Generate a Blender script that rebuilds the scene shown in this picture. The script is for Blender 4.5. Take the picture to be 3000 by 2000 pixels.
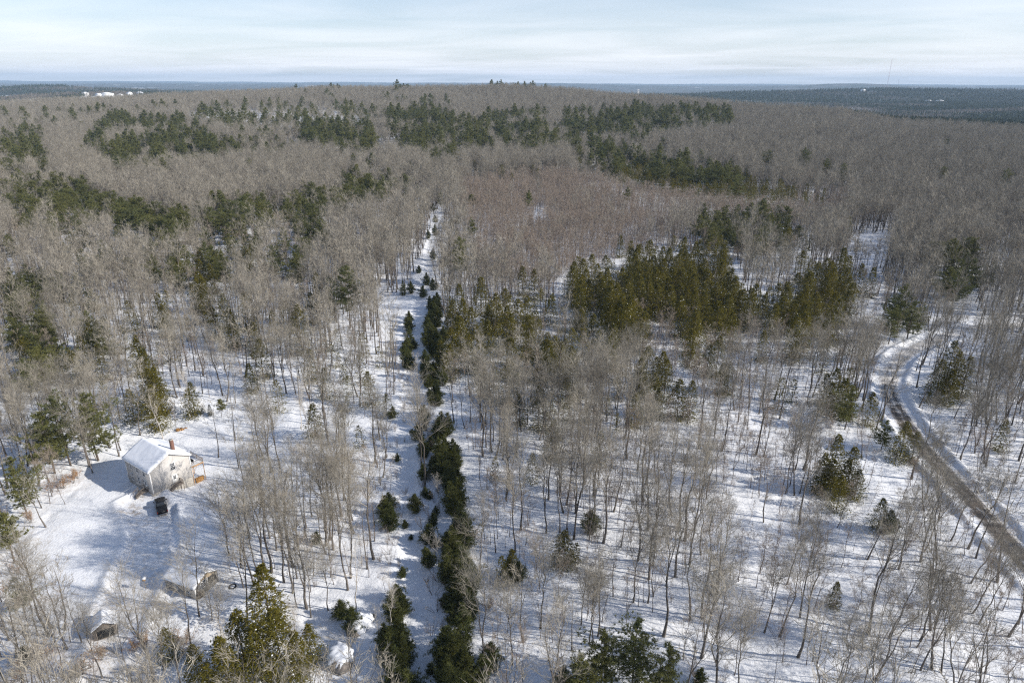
import bpy, bmesh, math, random
import numpy as np
from mathutils import Vector, Matrix, Euler

for o in list(bpy.data.objects): bpy.data.objects.remove(o, do_unlink=True)
SC = bpy.context.scene
COL = SC.collection
random.seed(7)
RNG = np.random.default_rng(7)

# ------------------------------------------------------------------ camera
CAM_H = 80.0
PITCH = math.radians(20.8)
ROLL = math.radians(0.23)
cam_data = bpy.data.cameras.new('camera'); cam = bpy.data.objects.new('camera', cam_data); COL.objects.link(cam)
cam_data.sensor_width = 36.0; cam_data.lens = 24.0
cam_data.clip_start = 0.5; cam_data.clip_end = 60000.0
cam.matrix_world = (Matrix.Translation((0, 0, CAM_H)) @ Matrix.Rotation(math.radians(90) - PITCH, 4, 'X') @ Matrix.Rotation(ROLL, 4, 'Z'))
SC.camera = cam

# ------------------------------------------------------------------ sun, sky, exposure
SUN_EL = math.radians(28.5)
SUN_DIR = Vector((0.975 * math.cos(SUN_EL), -0.22 * math.cos(SUN_EL), math.sin(SUN_EL))).normalized()   # towards the sun
sun_data = bpy.data.lights.new('sun', 'SUN'); sun = bpy.data.objects.new('sun', sun_data); COL.objects.link(sun)
sun_data.energy = 5.0; sun_data.angle = math.radians(0.55); sun_data.color = (1.0, 0.945, 0.865)
sun.rotation_euler = SUN_DIR.to_track_quat('Z', 'Y').to_euler()
sun.location = (300, -100, 300)

W = bpy.data.worlds.new('World'); SC.world = W; W.use_nodes = True
wn, wl = W.node_tree.nodes, W.node_tree.links
wn.clear()
w_out = wn.new('ShaderNodeOutputWorld'); w_bg = wn.new('ShaderNodeBackground')
sky = wn.new('ShaderNodeTexSky'); sky.sky_type = 'NISHITA'; sky.sun_disc = False
sky.sun_elevation = SUN_EL; sky.sun_rotation = math.atan2(SUN_DIR.x, SUN_DIR.y)
sky.altitude = 100; sky.air_density = 1.0; sky.dust_density = 0.6; sky.ozone_density = 5.0
w_bg.inputs['Strength'].default_value = 0.115
tc = wn.new('ShaderNodeTexCoord'); sep = wn.new('ShaderNodeSeparateXYZ'); wl.new(tc.outputs['Generated'], sep.inputs[0])
def wmath(op, a, b=None):
    n = wn.new('ShaderNodeMath'); n.operation = op
    for i, v in enumerate((a, b)):
        if v is None: continue
        if isinstance(v, (int, float)): n.inputs[i].default_value = v
        else: wl.new(v, n.inputs[i])
    return n.outputs[0]
zz = wmath('ADD', wmath('MAXIMUM', sep.outputs[2], 0.0), 0.05)
cx_ = wmath('DIVIDE', sep.outputs[0], zz); cy_ = wmath('DIVIDE', sep.outputs[1], zz)
comb = wn.new('ShaderNodeCombineXYZ'); wl.new(wmath('MULTIPLY', cx_, 0.30), comb.inputs[0]); wl.new(wmath('ADD', wmath('MULTIPLY', cy_, 0.42), wmath('MULTIPLY', cx_, 0.08)), comb.inputs[1])
nz = wn.new('ShaderNodeTexNoise'); nz.inputs['Scale'].default_value = 1.1; nz.inputs['Detail'].default_value = 6.0; nz.inputs['Roughness'].default_value = 0.55; nz.inputs['Distortion'].default_value = 0.6
wl.new(comb.outputs[0], nz.inputs['Vector'])
nz2 = wn.new('ShaderNodeTexNoise'); nz2.inputs['Scale'].default_value = 0.35; nz2.inputs['Detail'].default_value = 3.0
wl.new(comb.outputs[0], nz2.inputs['Vector'])
mr = wn.new('ShaderNodeMapRange'); mr.inputs['From Min'].default_value = 0.36; mr.inputs['From Max'].default_value = 0.66
mr.inputs['To Min'].default_value = 0.45; mr.inputs['To Max'].default_value = 1.0
wl.new(wmath('ADD', wmath('MULTIPLY', nz.outputs['Fac'], 0.65), wmath('MULTIPLY', nz2.outputs['Fac'], 0.35)), mr.inputs['Value'])
mixc = wn.new('ShaderNodeMix'); mixc.data_type = 'RGBA'
# a thin even veil: its slant path, so its cover, is longest near the horizon
veil = wmath('DIVIDE', 0.075, wmath('ADD', wmath('MAXIMUM', sep.outputs[2], 0.0), 0.055))
wl.new(wmath('MINIMUM', wmath('MULTIPLY', mr.outputs[0], veil), 1.0), mixc.inputs['Factor']); wl.new(sky.outputs[0], mixc.inputs['A'])
mixc.inputs['B'].default_value = (9.5, 9.5, 10.0, 1)
wl.new(mixc.outputs['Result'], w_bg.inputs['Color']); wl.new(w_bg.outputs[0], w_out.inputs[0])

SC.view_settings.view_transform = 'Standard'; SC.view_settings.look = 'None'
SC.view_settings.gamma = 1.0; SC.view_settings.exposure = 0.24; SC.view_settings.use_curve_mapping = False
SC.render.engine = 'CYCLES'
SC.cycles.max_bounces = 4; SC.cycles.diffuse_bounces = 2; SC.cycles.glossy_bounces = 2
SC.cycles.transmission_bounces = 2; SC.cycles.volume_bounces = 0; SC.cycles.transparent_max_bounces = 6
SC.cycles.use_denoising = False; SC.cycles.pixel_filter_type = 'BLACKMAN_HARRIS'; SC.cycles.filter_width = 1.25
SC.cycles.sample_clamp_indirect = 3.0

# ------------------------------------------------------------------ pixel <-> place (photograph 3000 x 2000, f = 2000 px)
F_PX = 2000.0
CP, SP, CR, SR = math.cos(PITCH), math.sin(PITCH), math.cos(ROLL), math.sin(ROLL)
def at(px, py, z=0.0):
    a = (px - 1500) / F_PX; b = (1000 - py) / F_PX
    A = a * CR - b * SR; B = a * SR + b * CR
    d = (A, CP + B * SP, -SP + B * CP)
    t = (z - CAM_H) / d[2]
    return Vector((d[0] * t, d[1] * t, z))
def to_px(x, y, z):
    x = np.asarray(x, float); y = np.asarray(y, float); z = np.asarray(z, float) - CAM_H
    fw = y * CP - z * SP; up = y * SP + z * CP
    fw = np.where(fw < 1, 1, fw)
    A = x / fw; B = up / fw
    a = A * CR + B * SR; b = -A * SR + B * CR
    return 1500 + a * F_PX, 1000 - b * F_PX, fw

# ------------------------------------------------------------------ noise
def _hash(ix, iy, s):
    h = (ix.astype(np.int64) * 374761393 + iy.astype(np.int64) * 668265263 + s * 1442695041) & 0xFFFFFFFF
    h = ((h ^ (h >> 13)) * 1274126177) & 0xFFFFFFFF
    return ((h ^ (h >> 16)) & 0xFFFFFF) / float(0xFFFFFF)
def vnoise(x, y, s=0):
    x = np.asarray(x, float); y = np.asarray(y, float)
    ix = np.floor(x); iy = np.floor(y); fx = x - ix; fy = y - iy
    fx = fx * fx * (3 - 2 * fx); fy = fy * fy * (3 - 2 * fy)
    a = _hash(ix, iy, s); b = _hash(ix + 1, iy, s); c = _hash(ix, iy + 1, s); d = _hash(ix + 1, iy + 1, s)
    return (a + (b - a) * fx) * (1 - fy) + (c + (d - c) * fx) * fy
def fbm(x, y, s=0, o=4):
    t = 0; amp = 0.5; n = 0
    for i in range(o):
        t = t + amp * vnoise(x * 2 ** i + 17.3 * i, y * 2 ** i - 9.1 * i, s + i); n += amp; amp *= 0.5
    return t / n
def sstep(a, b, x): 
    t = np.clip((x - a) / (b - a), 0, 1); return t * t * (3 - 2 * t)
def poly_dist(x, y, pts):
    best = np.full(np.shape(x), 1e9)
    for (x0, y0), (x1, y1) in zip(pts[:-1], pts[1:]):
        dx, dy = x1 - x0, y1 - y0; L = dx * dx + dy * dy + 1e-9
        t = np.clip(((x - x0) * dx + (y - y0) * dy) / L, 0, 1)
        best = np.minimum(best, np.hypot(x - x0 - t * dx, y - y0 - t * dy))
    return best
def in_poly(x, y, P):
    x = np.asarray(x, float); y = np.asarray(y, float); r = np.zeros(x.shape, bool); n = len(P)
    for i in range(n):
        x0, y0 = P[i]; x1, y1 = P[(i + 1) % n]
        if y0 == y1: continue
        c = ((y0 > y) != (y1 > y)) & (x < (x1 - x0) * (y - y0) / (y1 - y0) + x0)
        r ^= c
    return r
def gl(pxs): return [tuple(at(*p)[:2]) for p in pxs]
def smooth_line(pts, n=8):
    P = [Vector((*p, 0)) for p in pts]; P = [P[0] * 2 - P[1]] + P + [P[-1] * 2 - P[-2]]; out = []
    for i in range(1, len(P) - 2):
        for k in range(n):
            t = k / n
            q = 0.5 * ((2 * P[i]) + (P[i + 1] - P[i - 1]) * t + (2 * P[i - 1] - 5 * P[i] + 4 * P[i + 1] - P[i + 2]) * t * t + (3 * P[i] - P[i - 1] - 3 * P[i + 1] + P[i + 2]) * t ** 3)
            out.append((q.x, q.y))
    out.append((P[-2].x, P[-2].y)); return out

# ------------------------------------------------------------------ layout lines on the ground
ROAD = smooth_line([(90, 45), (90.5, 75)] + gl([(3000, 1640), (2905, 1530), (2810, 1425), (2722, 1330), (2655, 1240), (2610, 1165), (2605, 1105), (2640, 1050), (2710, 1008), (2790, 975), (2900, 950)]) + [(245, 238), (330, 262)])
TRAIL = smooth_line([(-9, 60)] + gl([(1222, 1985), (1215, 1850), (1222, 1700), (1200, 1550), (1192, 1400), (1188, 1300), (1185, 1200), (1208, 1100), (1215, 1000), (1222, 900), (1250, 800), (1262, 720), (1290, 640), (1310, 605)]))
CLEARING = gl([(30, 1735), (60, 1640), (170, 1500), (235, 1420), (330, 1340), (400, 1300), (470, 1262), (620, 1215), (735, 1180), (760, 1250), (720, 1380), (700, 1500), (670, 1620), (680, 1740), (590, 1790), (440, 1850), (250, 1860), (120, 1780)])
DRIVE = gl([(395, 1450), (470, 1440), (505, 1490), (500, 1560), (495, 1640), (470, 1700), (430, 1780), (390, 1880), (300, 2030), (220, 2030), (270, 1900), (290, 1780), (330, 1690), (372, 1610), (385, 1560), (365, 1500), (350, 1470)])
WALK = gl([(506, 1485), (510, 1560), (514, 1622)])
HX, HU, HV = Vector((-73.7, 120.2, 0)), Vector((-0.817, 0.576, 0)).normalized(), Vector((0.576, 0.817, 0)).normalized()

# the wooded ridge, by bearing x / y: height and distance of its crest
B_T = [-1.6, -.9, -.72, -.43, -.25, -.096, 0, .096, .19, .31, .45, .53, .60, .72, 1.0, 1.6]
B_Z = [2, 8, 16, 39, 49, 53, 52, 46, 35, 27, 23, 15, 13, 9, 3, 0]
B_Y = [1400, 1450, 1500, 1560, 1600, 1620, 1600, 1500, 1350, 1230, 1100, 1000, 960, 900, 800, 700]
def crest(x, y): return np.interp(x / np.maximum(y, 150.0), B_T, B_Y)
def hgt(x, y):
    x = np.asarray(x, float); y = np.asarray(y, float); r = np.hypot(x, y)
    z = (fbm(x / 60, y / 60, 3, 3) - 0.5) * 3.0 * sstep(90, 260, r) + (fbm(x / 260, y / 260, 5, 3) - 0.5) * 14 * sstep(200, 700, r)
    yc = crest(x, y); A = np.interp(x / np.maximum(y, 150.0), B_T, B_Z)
    z = z + A * np.where(y < yc, np.clip((y - 500) / (yc - 500 + 1e-6), 0, 1) ** 1.5, 1 - sstep(0, 900, y - yc))
    low = sstep(0, 1100, y - yc) * sstep(0, 1500, y)
    z = z - 28 * low + (fbm(x / 1900, y / 1900, 11, 4) - 0.45) * 70 * sstep(1800, 3500, r) * sstep(0, 1000, y - yc)
    z = z + 62 * np.exp(-((x - 2500) / 1500) ** 2 - ((y - 4300) / 700) ** 2) + 55 * np.exp(-((x + 2900) / 650) ** 2 - ((y - 4400) / 600) ** 2)
    z = z + 52 * np.exp(-((x + 1480) / 520) ** 2 - ((y - 2680) / 330) ** 2)
    far = sstep(7000, 14000, r)
    z = z + far * (52 + (fbm(x / 3000, y / 6000, 21, 4) - 0.5) * 70) + 70 * np.exp(-((x - 4650) / 900) ** 2 - ((y - 10000) / 800) ** 2)
    # near relief: house shelf falling away behind it, drifts, plough banks
    du = (x - HX.x) * HU.x + (y - HX.y) * HU.y; dv = (x - HX.x) * HV.x + (y - HX.y) * HV.y
    near = sstep(45, 12, np.hypot(du - 5, dv - 5))
    z = z - near * 2.0 * sstep(1.0, 9.0, dv) 
    m = r < 420
    if np.any(m):
        xm, ym = x[m], y[m]; a = np.zeros(xm.shape)
        clear = in_poly(xm, ym, CLEARING)
        a += (fbm(xm / 3.2, ym / 3.2, 31, 3) - 0.5) * np.where(clear, 0.12, 0.42) + (fbm(xm / 11, ym / 11, 37, 2) - 0.5) * np.where(clear, 0.3, 0.9) - np.where(clear, 0.05, 0.16) * sstep(0.60, 0.75, fbm(xm / 1.3, ym / 1.3, 39, 2))
        d = poly_dist(xm, ym, ROAD)
        inside = sstep(5.2, 2.9, d)
        a = a * (1 - inside) - 0.15 * inside + 0.75 * np.exp(-((d - 4.6) / 0.9) ** 2) * (0.55 + 0.9 * fbm(xm / 2.5, ym / 2.5, 41, 3))
        d = poly_dist(xm, ym, TRAIL); a = a - 0.35 * sstep(2.6, 1.2, d)
        dr = in_poly(xm, ym, DRIVE); dd = poly_dist(xm, ym, DRIVE + [DRIVE[0]])
        sd = np.where(dr, dd, -dd)
        a = a * (1 - 0.8 * sstep(-0.3, 0.7, sd)) - 0.2 * sstep(-0.6, 0.8, sd) + 0.5 * np.exp(-((sd + 0.9) / 0.9) ** 2) * (0.5 + fbm(xm / 1.7, ym / 1.7, 43, 3))
        d = poly_dist(xm, ym, WALK); a = a - 0.6 * sstep(0.75, 0.4, d) + 0.25 * np.exp(-((d - 1.05) / 0.35) ** 2)
        z = z.copy() if z.shape else z
        z[m] += a
    return z
def hz(x, y): return float(hgt(np.array([x]), np.array([y]))[0])

# ------------------------------------------------------------------ materials
MATS = {}
def nmat(name):
    m = bpy.data.materials.new(name); m.use_nodes = True
    b = m.node_tree.nodes['Principled BSDF']; MATS[name] = m
    return m, m.node_tree.nodes, m.node_tree.links, b
def mixrgb(N, L, fac, a, b):
    n = N.new('ShaderNodeMix'); n.data_type = 'RGBA'
    for k, v in (('Factor', fac), ('A', a), ('B', b)):
        if isinstance(v, (int, float)): n.inputs[k].default_value = v
        elif isinstance(v, tuple): n.inputs[k].default_value = (*v, 1) if len(v) == 3 else v
        else: L.new(v, n.inputs[k])
    return n.outputs['Result']
def noise(N, L, scale, detail=3, vec=None, rough=0.5):
    n = N.new('ShaderNodeTexNoise'); n.inputs['Scale'].default_value = scale; n.inputs['Detail'].default_value = detail; n.inputs['Roughness'].default_value = rough
    if vec is not None: L.new(vec, n.inputs['Vector'])
    return n.outputs['Fac']
def ramp(N, L, v, lo, hi, a=0.0, b=1.0):
    n = N.new('ShaderNodeMapRange'); n.inputs['From Min'].default_value = lo; n.inputs['From Max'].default_value = hi
    n.inputs['To Min'].default_value = a; n.inputs['To Max'].default_value = b; L.new(v, n.inputs['Value']); return n.outputs[0]
def bump(N, L, b, h, strength, dist):
    n = N.new('ShaderNodeBump'); n.inputs['Strength'].default_value = strength; n.inputs['Distance'].default_value = dist
    L.new(h, n.inputs['Height']); L.new(n.outputs[0], b.inputs['Normal'])
def geo_pos(N): return N.new('ShaderNodeNewGeometry').outputs['Position']
def simple(name, col, rough=0.7, var=0.12, scale=3.0, spec=0.3, metal=0.0, bmp=0.0):
    m, N, L, b = nmat(name)
    t = N.new('ShaderNodeTexCoord').outputs['Object']
    f = noise(N, L, scale, 4, t)
    lo = tuple(c * (1 - var) for c in col); hi = tuple(min(1, c * (1 + var)) for c in col)
    L.new(mixrgb(N, L, ramp(N, L, f, 0.3, 0.7), lo, hi), b.inputs['Base Color'])
    b.inputs['Roughness'].default_value = rough; b.inputs['Specular IOR Level'].default_value = spec; b.inputs['Metallic'].default_value = metal
    if bmp: bump(N, L, b, f, bmp, 0.05)
    return m

def mat_snow_ground():
    m, N, L, b = nmat('snow_ground')
    p = geo_pos(N)
    at_w = N.new('ShaderNodeAttribute'); at_w.attribute_name = 'wood'
    at_d = N.new('ShaderNodeAttribute'); at_d.attribute_name = 'dirt'
    n1 = noise(N, L, 0.35, 4, p); n2 = noise(N, L, 2.2, 5, p, 0.6)
    snow = mixrgb(N, L, ramp(N, L, n1, 0.3, 0.7), (0.80, 0.81, 0.83), (0.86, 0.865, 0.87))
    # grit, needles and leaf litter under the trees
    n3 = noise(N, L, 1.3, 6, p, 0.75)
    snow = mixrgb(N, L, ramp(N, L, n3, 0.58, 0.78, 0.0, 0.5), snow, (0.33, 0.27, 0.2))
    nd = noise(N, L, 0.8, 6, p, 0.7)
    mu = N.new('ShaderNodeMath'); mu.operation = 'MULTIPLY'; L.new(at_d.outputs['Fac'], mu.inputs[0]); L.new(ramp(N, L, nd, 0.48, 0.62, 0.1, 0.85), mu.inputs[1])
    snow = mixrgb(N, L, mu.outputs[0], snow, (0.34, 0.25, 0.15))
    # far woods seen as one surface
    nf = noise(N, L, 0.0035, 6, p, 0.6); ng = noise(N, L, 0.02, 4, p, 0.6); nh = noise(N, L, 0.0012, 4, p, 0.6)
    wood = mixrgb(N, L, ramp(N, L, nf, 0.42, 0.58), (0.16, 0.14, 0.13), (0.04, 0.055, 0.035))
    wood = mixrgb(N, L, ramp(N, L, ng, 0.35, 0.65, 0, 0.6), wood, (0.05, 0.055, 0.045))
    wood = mixrgb(N, L, ramp(N, L, nh, 0.655, 0.67), wood, (0.8, 0.8, 0.82))
    L.new(mixrgb(N, L, at_w.outputs['Fac'], snow, wood), b.inputs['Base Color'])
    b.inputs['Roughness'].default_value = 0.75; b.inputs['Specular IOR Level'].default_value = 0.25
    bump(N, L, b, n2, 0.5, 0.3)
    return m
mat_snow_ground()
def mat_road():
    m, N, L, b = nmat('gritted_road')
    uv = N.new('ShaderNodeUVMap'); uv.uv_map = 'UVMap'
    s = N.new('ShaderNodeSeparateXYZ'); L.new(uv.outputs[0], s.inputs[0])
    p = geo_pos(N)
    mp = N.new('ShaderNodeMapping'); mp.inputs['Scale'].default_value = (14, 0.35, 1); L.new(uv.outputs[0], mp.inputs[0])
    st = noise(N, L, 1.0, 5, mp.outputs[0], 0.6); pn = noise(N, L, 0.5, 5, p, 0.65); fine = noise(N, L, 9, 3, p)
    def mth(op, a_, b_=None):
        n = N.new('ShaderNodeMath'); n.operation = op
        for i, v in enumerate((a_, b_)):
            if v is None: continue
            if isinstance(v, (int, float)): n.inputs[i].default_value = v
            else: L.new(v, n.inputs[i])
        return n.outputs[0]
    au = mth('ABSOLUTE', s.outputs[0])
    track = mth('ABSOLUTE', mth('SUBTRACT', au, 0.34))                    # distance from the wheel tracks
    cover = mth('ADD', mth('ADD', mth('MULTIPLY', st, 0.9), mth('MULTIPLY', pn, 0.7)), mth('ADD', ramp(N, L, track, 0.05, 0.3, -0.10, 0.02), ramp(N, L, au, 0.66, 0.95, 0.0, 0.5)))
    cover = mth('ADD', cover, ramp(N, L, s.outputs[1], 110, 165, 0.0, 0.34))
    grit = mixrgb(N, L, fine, (0.055, 0.045, 0.036), (0.125, 0.1, 0.076))
    sn = mixrgb(N, L, pn, (0.78, 0.78, 0.79), (0.66, 0.6, 0.52))
    L.new(mixrgb(N, L, ramp(N, L, cover, 0.78, 1.0), grit, sn), b.inputs['Base Color'])
    b.inputs['Roughness'].default_value = 0.8; bump(N, L, b, st, 0.3, 0.1)
mat_road()
def mat_tree(name, cols, rough=0.85):
    m, N, L, b = nmat(name)
    oi = N.new('ShaderNodeObjectInfo'); t = N.new('ShaderNodeTexCoord').outputs['Object']
    f = noise(N, L, 0.9, 3, t)
    a = mixrgb(N, L, oi.outputs['Random'], cols[0], cols[1])
    c = mixrgb(N, L, ramp(N, L, f, 0.35, 0.65), a, cols[2])
    L.new(c, b.inputs['Base Color']); b.inputs['Roughness'].default_value = rough; b.inputs['Specular IOR Level'].default_value = 0.15
    if 'needle' in name or 'leaf' in name:          # thin leaves let light through
        tr = N.new('ShaderNodeBsdfTranslucent'); L.new(c, tr.inputs['Color']); mx = N.new('ShaderNodeMixShader'); mx.inputs[0].default_value = 0.35
        L.new(b.outputs[0], mx.inputs[1]); L.new(tr.outputs[0], mx.inputs[2]); L.new(mx.outputs[0], N['Material Output'].inputs['Surface'])
    return m
mat_tree('hardwood_bark', [(0.075, 0.064, 0.055), (0.21, 0.185, 0.16), (0.10, 0.086, 0.073)])
mat_tree('hardwood_twig', [(0.165, 0.146, 0.117), (0.44, 0.395, 0.318), (0.28, 0.25, 0.202)])
mat_tree('red_bark', [(0.11, 0.085, 0.072), (0.2, 0.165, 0.14), (0.10, 0.075, 0.064)])
mat_tree('red_twig', [(0.31, 0.24, 0.185), (0.25, 0.21, 0.168), (0.36, 0.295, 0.235)])
mat_tree('birch_bark', [(0.66, 0.62, 0.55), (0.55, 0.5, 0.43), (0.42, 0.37, 0.31)])
mat_tree('pine_bark', [(0.12, 0.095, 0.075), (0.16, 0.13, 0.1), (0.08, 0.065, 0.055)])
mat_tree('pine_needle', [(0.18, 0.175, 0.054), (0.11, 0.13, 0.05), (0.18, 0.18, 0.066)])
mat_tree('hemlock_needle', [(0.15, 0.132, 0.018), (0.09, 0.092, 0.02), (0.185, 0.152, 0.024)])
mat_tree('young_pine_needle', [(0.08, 0.10, 0.034), (0.125, 0.128, 0.036), (0.13, 0.136, 0.044)])
mat_tree('beech_leaf', [(0.42, 0.22, 0.09), (0.36, 0.2, 0.1), (0.5, 0.3, 0.15)])
simple('snow', (0.84, 0.85, 0.87), 0.75, 0.03, 1.0, 0.25)
simple('siding_beige', (0.55, 0.525, 0.495), 0.6, 0.05, 2.0)
simple('white_trim', (0.78, 0.77, 0.75), 0.5, 0.04)
simple('window_glass', (0.03, 0.035, 0.045), 0.08, 0.1, 1, 0.6)
simple('concrete', (0.42, 0.39, 0.34), 0.9, 0.15)
simple('chimney_brown', (0.19, 0.10, 0.075), 0.85, 0.2, 6)
simple('weathered_wood', (0.24, 0.2, 0.165), 0.85, 0.2, 4)
simple('fresh_wood', (0.52, 0.30, 0.13), 0.8, 0.25, 5)
simple('cut_wood', (0.46, 0.25, 0.09), 0.8, 0.3, 8)
simple('roof_shingle', (0.09, 0.09, 0.10), 0.9, 0.2, 4)
simple('shed_gray', (0.22, 0.215, 0.21), 0.85, 0.2, 3)
simple('shed_tan', (0.42, 0.32, 0.21), 0.8, 0.2, 4)
simple('shade_and_lid_black', (0.02, 0.02, 0.022), 0.9, 0.2)  # near-black of the grill lid; also stands in for shade inside the sheds
simple('truck_paint', (0.012, 0.012, 0.014), 0.35, 0.15, 2, 0.3)
simple('truck_cover', (0.022, 0.022, 0.024), 0.7, 0.3, 1.5, 0.2)
simple('black_rubber', (0.018, 0.018, 0.018), 0.9, 0.2)
simple('chrome', (0.35, 0.35, 0.36), 0.3, 0.1, 1, 0.5, 0.8)
simple('tail_red', (0.28, 0.02, 0.015), 0.3, 0.1)
simple('lamp_clear', (0.6, 0.6, 0.58), 0.2, 0.1)
simple('granite', (0.2, 0.175, 0.155), 0.9, 0.3, 2, 0.3, 0, 0.3)
simple('galvanized', (0.45, 0.47, 0.5), 0.5, 0.1, 1, 0.4, 0.3)
simple('mast_red', (0.4, 0.12, 0.1), 0.6, 0.1)
simple('white_paint', (0.75, 0.74, 0.72), 0.6, 0.05)
simple('barn_red', (0.3, 0.06, 0.04), 0.7, 0.1)

# ------------------------------------------------------------------ mesh helpers
class MB:
    """collects vertices and faces (numpy blocks) for one mesh"""
    def __init__(s): s.v = []; s.t = []; s.q = []; s.n = 0
    def add(s, v, tris=None, quads=None):
        v = np.asarray(v, np.float32).reshape(-1, 3)
        if tris is not None and len(tris): s.t.append(np.asarray(tris, np.int32).reshape(-1, 3) + s.n)
        if quads is not None and len(quads): s.q.append(np.asarray(quads, np.int32).reshape(-1, 4) + s.n)
        s.v.append(v); s.n += len(v)
    def mesh(s, name, mat, smooth=False):
        V = np.concatenate(s.v); T = np.concatenate(s.t) if s.t else np.zeros((0, 3), np.int32); Q = np.concatenate(s.q) if s.q else np.zeros((0, 4), np.int32)
        me = bpy.data.meshes.new(name)
        me.vertices.add(len(V)); me.vertices.foreach_set('co', V.ravel())
        li = np.concatenate([T.ravel(), Q.ravel()]); me.loops.add(len(li)); me.loops.foreach_set('vertex_index', li)
        st = np.concatenate([np.arange(len(T)) * 3, len(T) * 3 + np.arange(len(Q)) * 4]).astype(np.int32)
        me.polygons.add(len(st)); me.polygons.foreach_set('loop_start', st)
        if smooth: me.polygons.foreach_set('use_smooth', np.ones(len(st), bool))
        if mat: me.materials.append(MATS[mat])
        me.update(calc_edges=True); me.validate()
        return me
    def tube(s, P, R, k=6):
        P = np.asarray(P, float); n = len(P); R = np.asarray(R, float)
        T = np.gradient(P, axis=0); T /= np.linalg.norm(T, axis=1)[:, None] + 1e-9
        ref = np.array([0.0, 0.0, 1.0]) if abs(T[0, 2]) < 0.9 else np.array([1.0, 0.0, 0.0])
        U = np.cross(T, ref); U /= np.linalg.norm(U, axis=1)[:, None] + 1e-9; Wv = np.cross(T, U)
        a = np.arange(k) * 2 * np.pi / k
        V = P[:, None, :] + R[:, None, None] * (np.cos(a)[None, :, None] * U[:, None, :] + np.sin(a)[None, :, None] * Wv[:, None, :])
        i, j = np.meshgrid(np.arange(n - 1), np.arange(k), indexing='ij')
        j2 = (j + 1) % k
        q = np.stack([i * k + j, i * k + j2, (i + 1) * k + j2, (i + 1) * k + j], -1).reshape(-1, 4)
        s.add(V.reshape(-1, 3), quads=q)
    def box(s, c, size, U=(1, 0, 0), Vv=(0, 1, 0), Wv=(0, 0, 1)):
        c = np.array(c, float); U = np.array(U, float) * size[0] / 2; Vv = np.array(Vv, float) * size[1] / 2; Wv = np.array(Wv, float) * size[2] / 2
        V = [c + a * U + b * Vv + d * Wv for a in (-1, 1) for b in (-1, 1) for d in (-1, 1)]
        s.add(V, quads=[(0, 1, 3, 2), (4, 6, 7, 5), (0, 4, 5, 1), (2, 3, 7, 6), (0, 2, 6, 4), (1, 5, 7, 3)])
    def tris(s, A, B, C):
        n = len(A); V = np.stack([A, B, C], 1).reshape(-1, 3); s.add(V, tris=np.arange(n * 3).reshape(-1, 3))

def link(name, data, parent=None, loc=None, rot=None):
    o = bpy.data.objects.new(name, data); COL.objects.link(o)
    if parent is not None: o.parent = parent
    if loc is not None: o.location = loc
    if rot is not None: o.rotation_euler = rot
    return o
def tag(o, label=None, cat=None, group=None, kind=None):
    if label: o['label'] = label
    if cat: o['category'] = cat
    if group: o['group'] = group
    if kind: o['kind'] = kind
    return o
def part(name, mb, mat, parent, smooth=False, bevel=0.0):
    o = link(name, mb.mesh(name, mat, smooth), parent)
    if bevel:
        md = o.modifiers.new('edge', 'BEVEL'); md.width = bevel; md.segments = 1; md.limit_method = 'ANGLE'
    return o

# ------------------------------------------------------------------ ground
def axis(lo, hi, step, outer_lo, outer_hi, g=1.09):
    a = list(np.arange(lo, hi + 1e-6, step)); s = step; x = hi
    while x < outer_hi: s = min(s * g, 900.0); x += s; a.append(x)
    s = step; x = lo; b = []
    while x > outer_lo: s = min(s * g, 900.0); x -= s; b.append(x)
    return np.array(b[::-1] + a)
gx = axis(-105, 140, 0.55, -26000, 26000); gy = axis(64, 215, 0.55, -6000, 30000, 1.035)
GX, GY = np.meshgrid(gx, gy, indexing='xy')
GZ = hgt(GX.ravel(), GY.ravel()).reshape(GX.shape)
RG = np.hypot(GX, GY)
def ground_mesh():
    mb = MB(); nx, ny = len(gx), len(gy)
    V = np.stack([GX, GY, GZ], -1).reshape(-1, 3)
    i, j = np.meshgrid(np.arange(ny - 1), np.arange(nx - 1), indexing='ij')
    q = np.stack([i * nx + j, i * nx + j + 1, (i + 1) * nx + j + 1, (i + 1) * nx + j], -1).reshape(-1, 4)
    mb.add(V, quads=q); me = mb.mesh('ground', 'snow_ground', 0.65)
    w = me.attributes.new('wood', 'FLOAT', 'POINT'); w.data.foreach_set('value', (sstep(3200, 4200, RG) * np.where(np.hypot((GX + 2640) / 260, (GY - 3720) / 170) < 1, 0, 1)).ravel().astype(np.float32))
    d = np.zeros(GX.shape); m = RG < 300
    xm, ym = GX[m], GY[m]
    c = at(395, 1490); c2 = at(480, 1512)
    d[m] = np.maximum(0.95 * np.exp(-(np.hypot(xm - c.x, ym - c.y) / 3.6) ** 2), 0.9 * np.exp(-(np.hypot(xm - c2.x, ym - c2.y) / 2.2) ** 2))
    d[m] = np.maximum(d[m], np.where(in_poly(xm, ym, DRIVE), 0.42, 0))
    for (a, b, r_) in ((120, 1440, 7), (20, 1600, 8), (215, 1410, 5), (150, 1900, 9), (330, 1930, 6)):
        e = at(a, b); d[m] = np.maximum(d[m], 0.55 * np.exp(-(np.hypot(xm - e.x, ym - e.y) / r_) ** 2))
    a = me.attributes.new('dirt', 'FLOAT', 'POINT'); a.data.foreach_set('value', d.ravel().astype(np.float32))
    o = link('ground', me); tag(o, kind='structure'); return o
ground_mesh()

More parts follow.
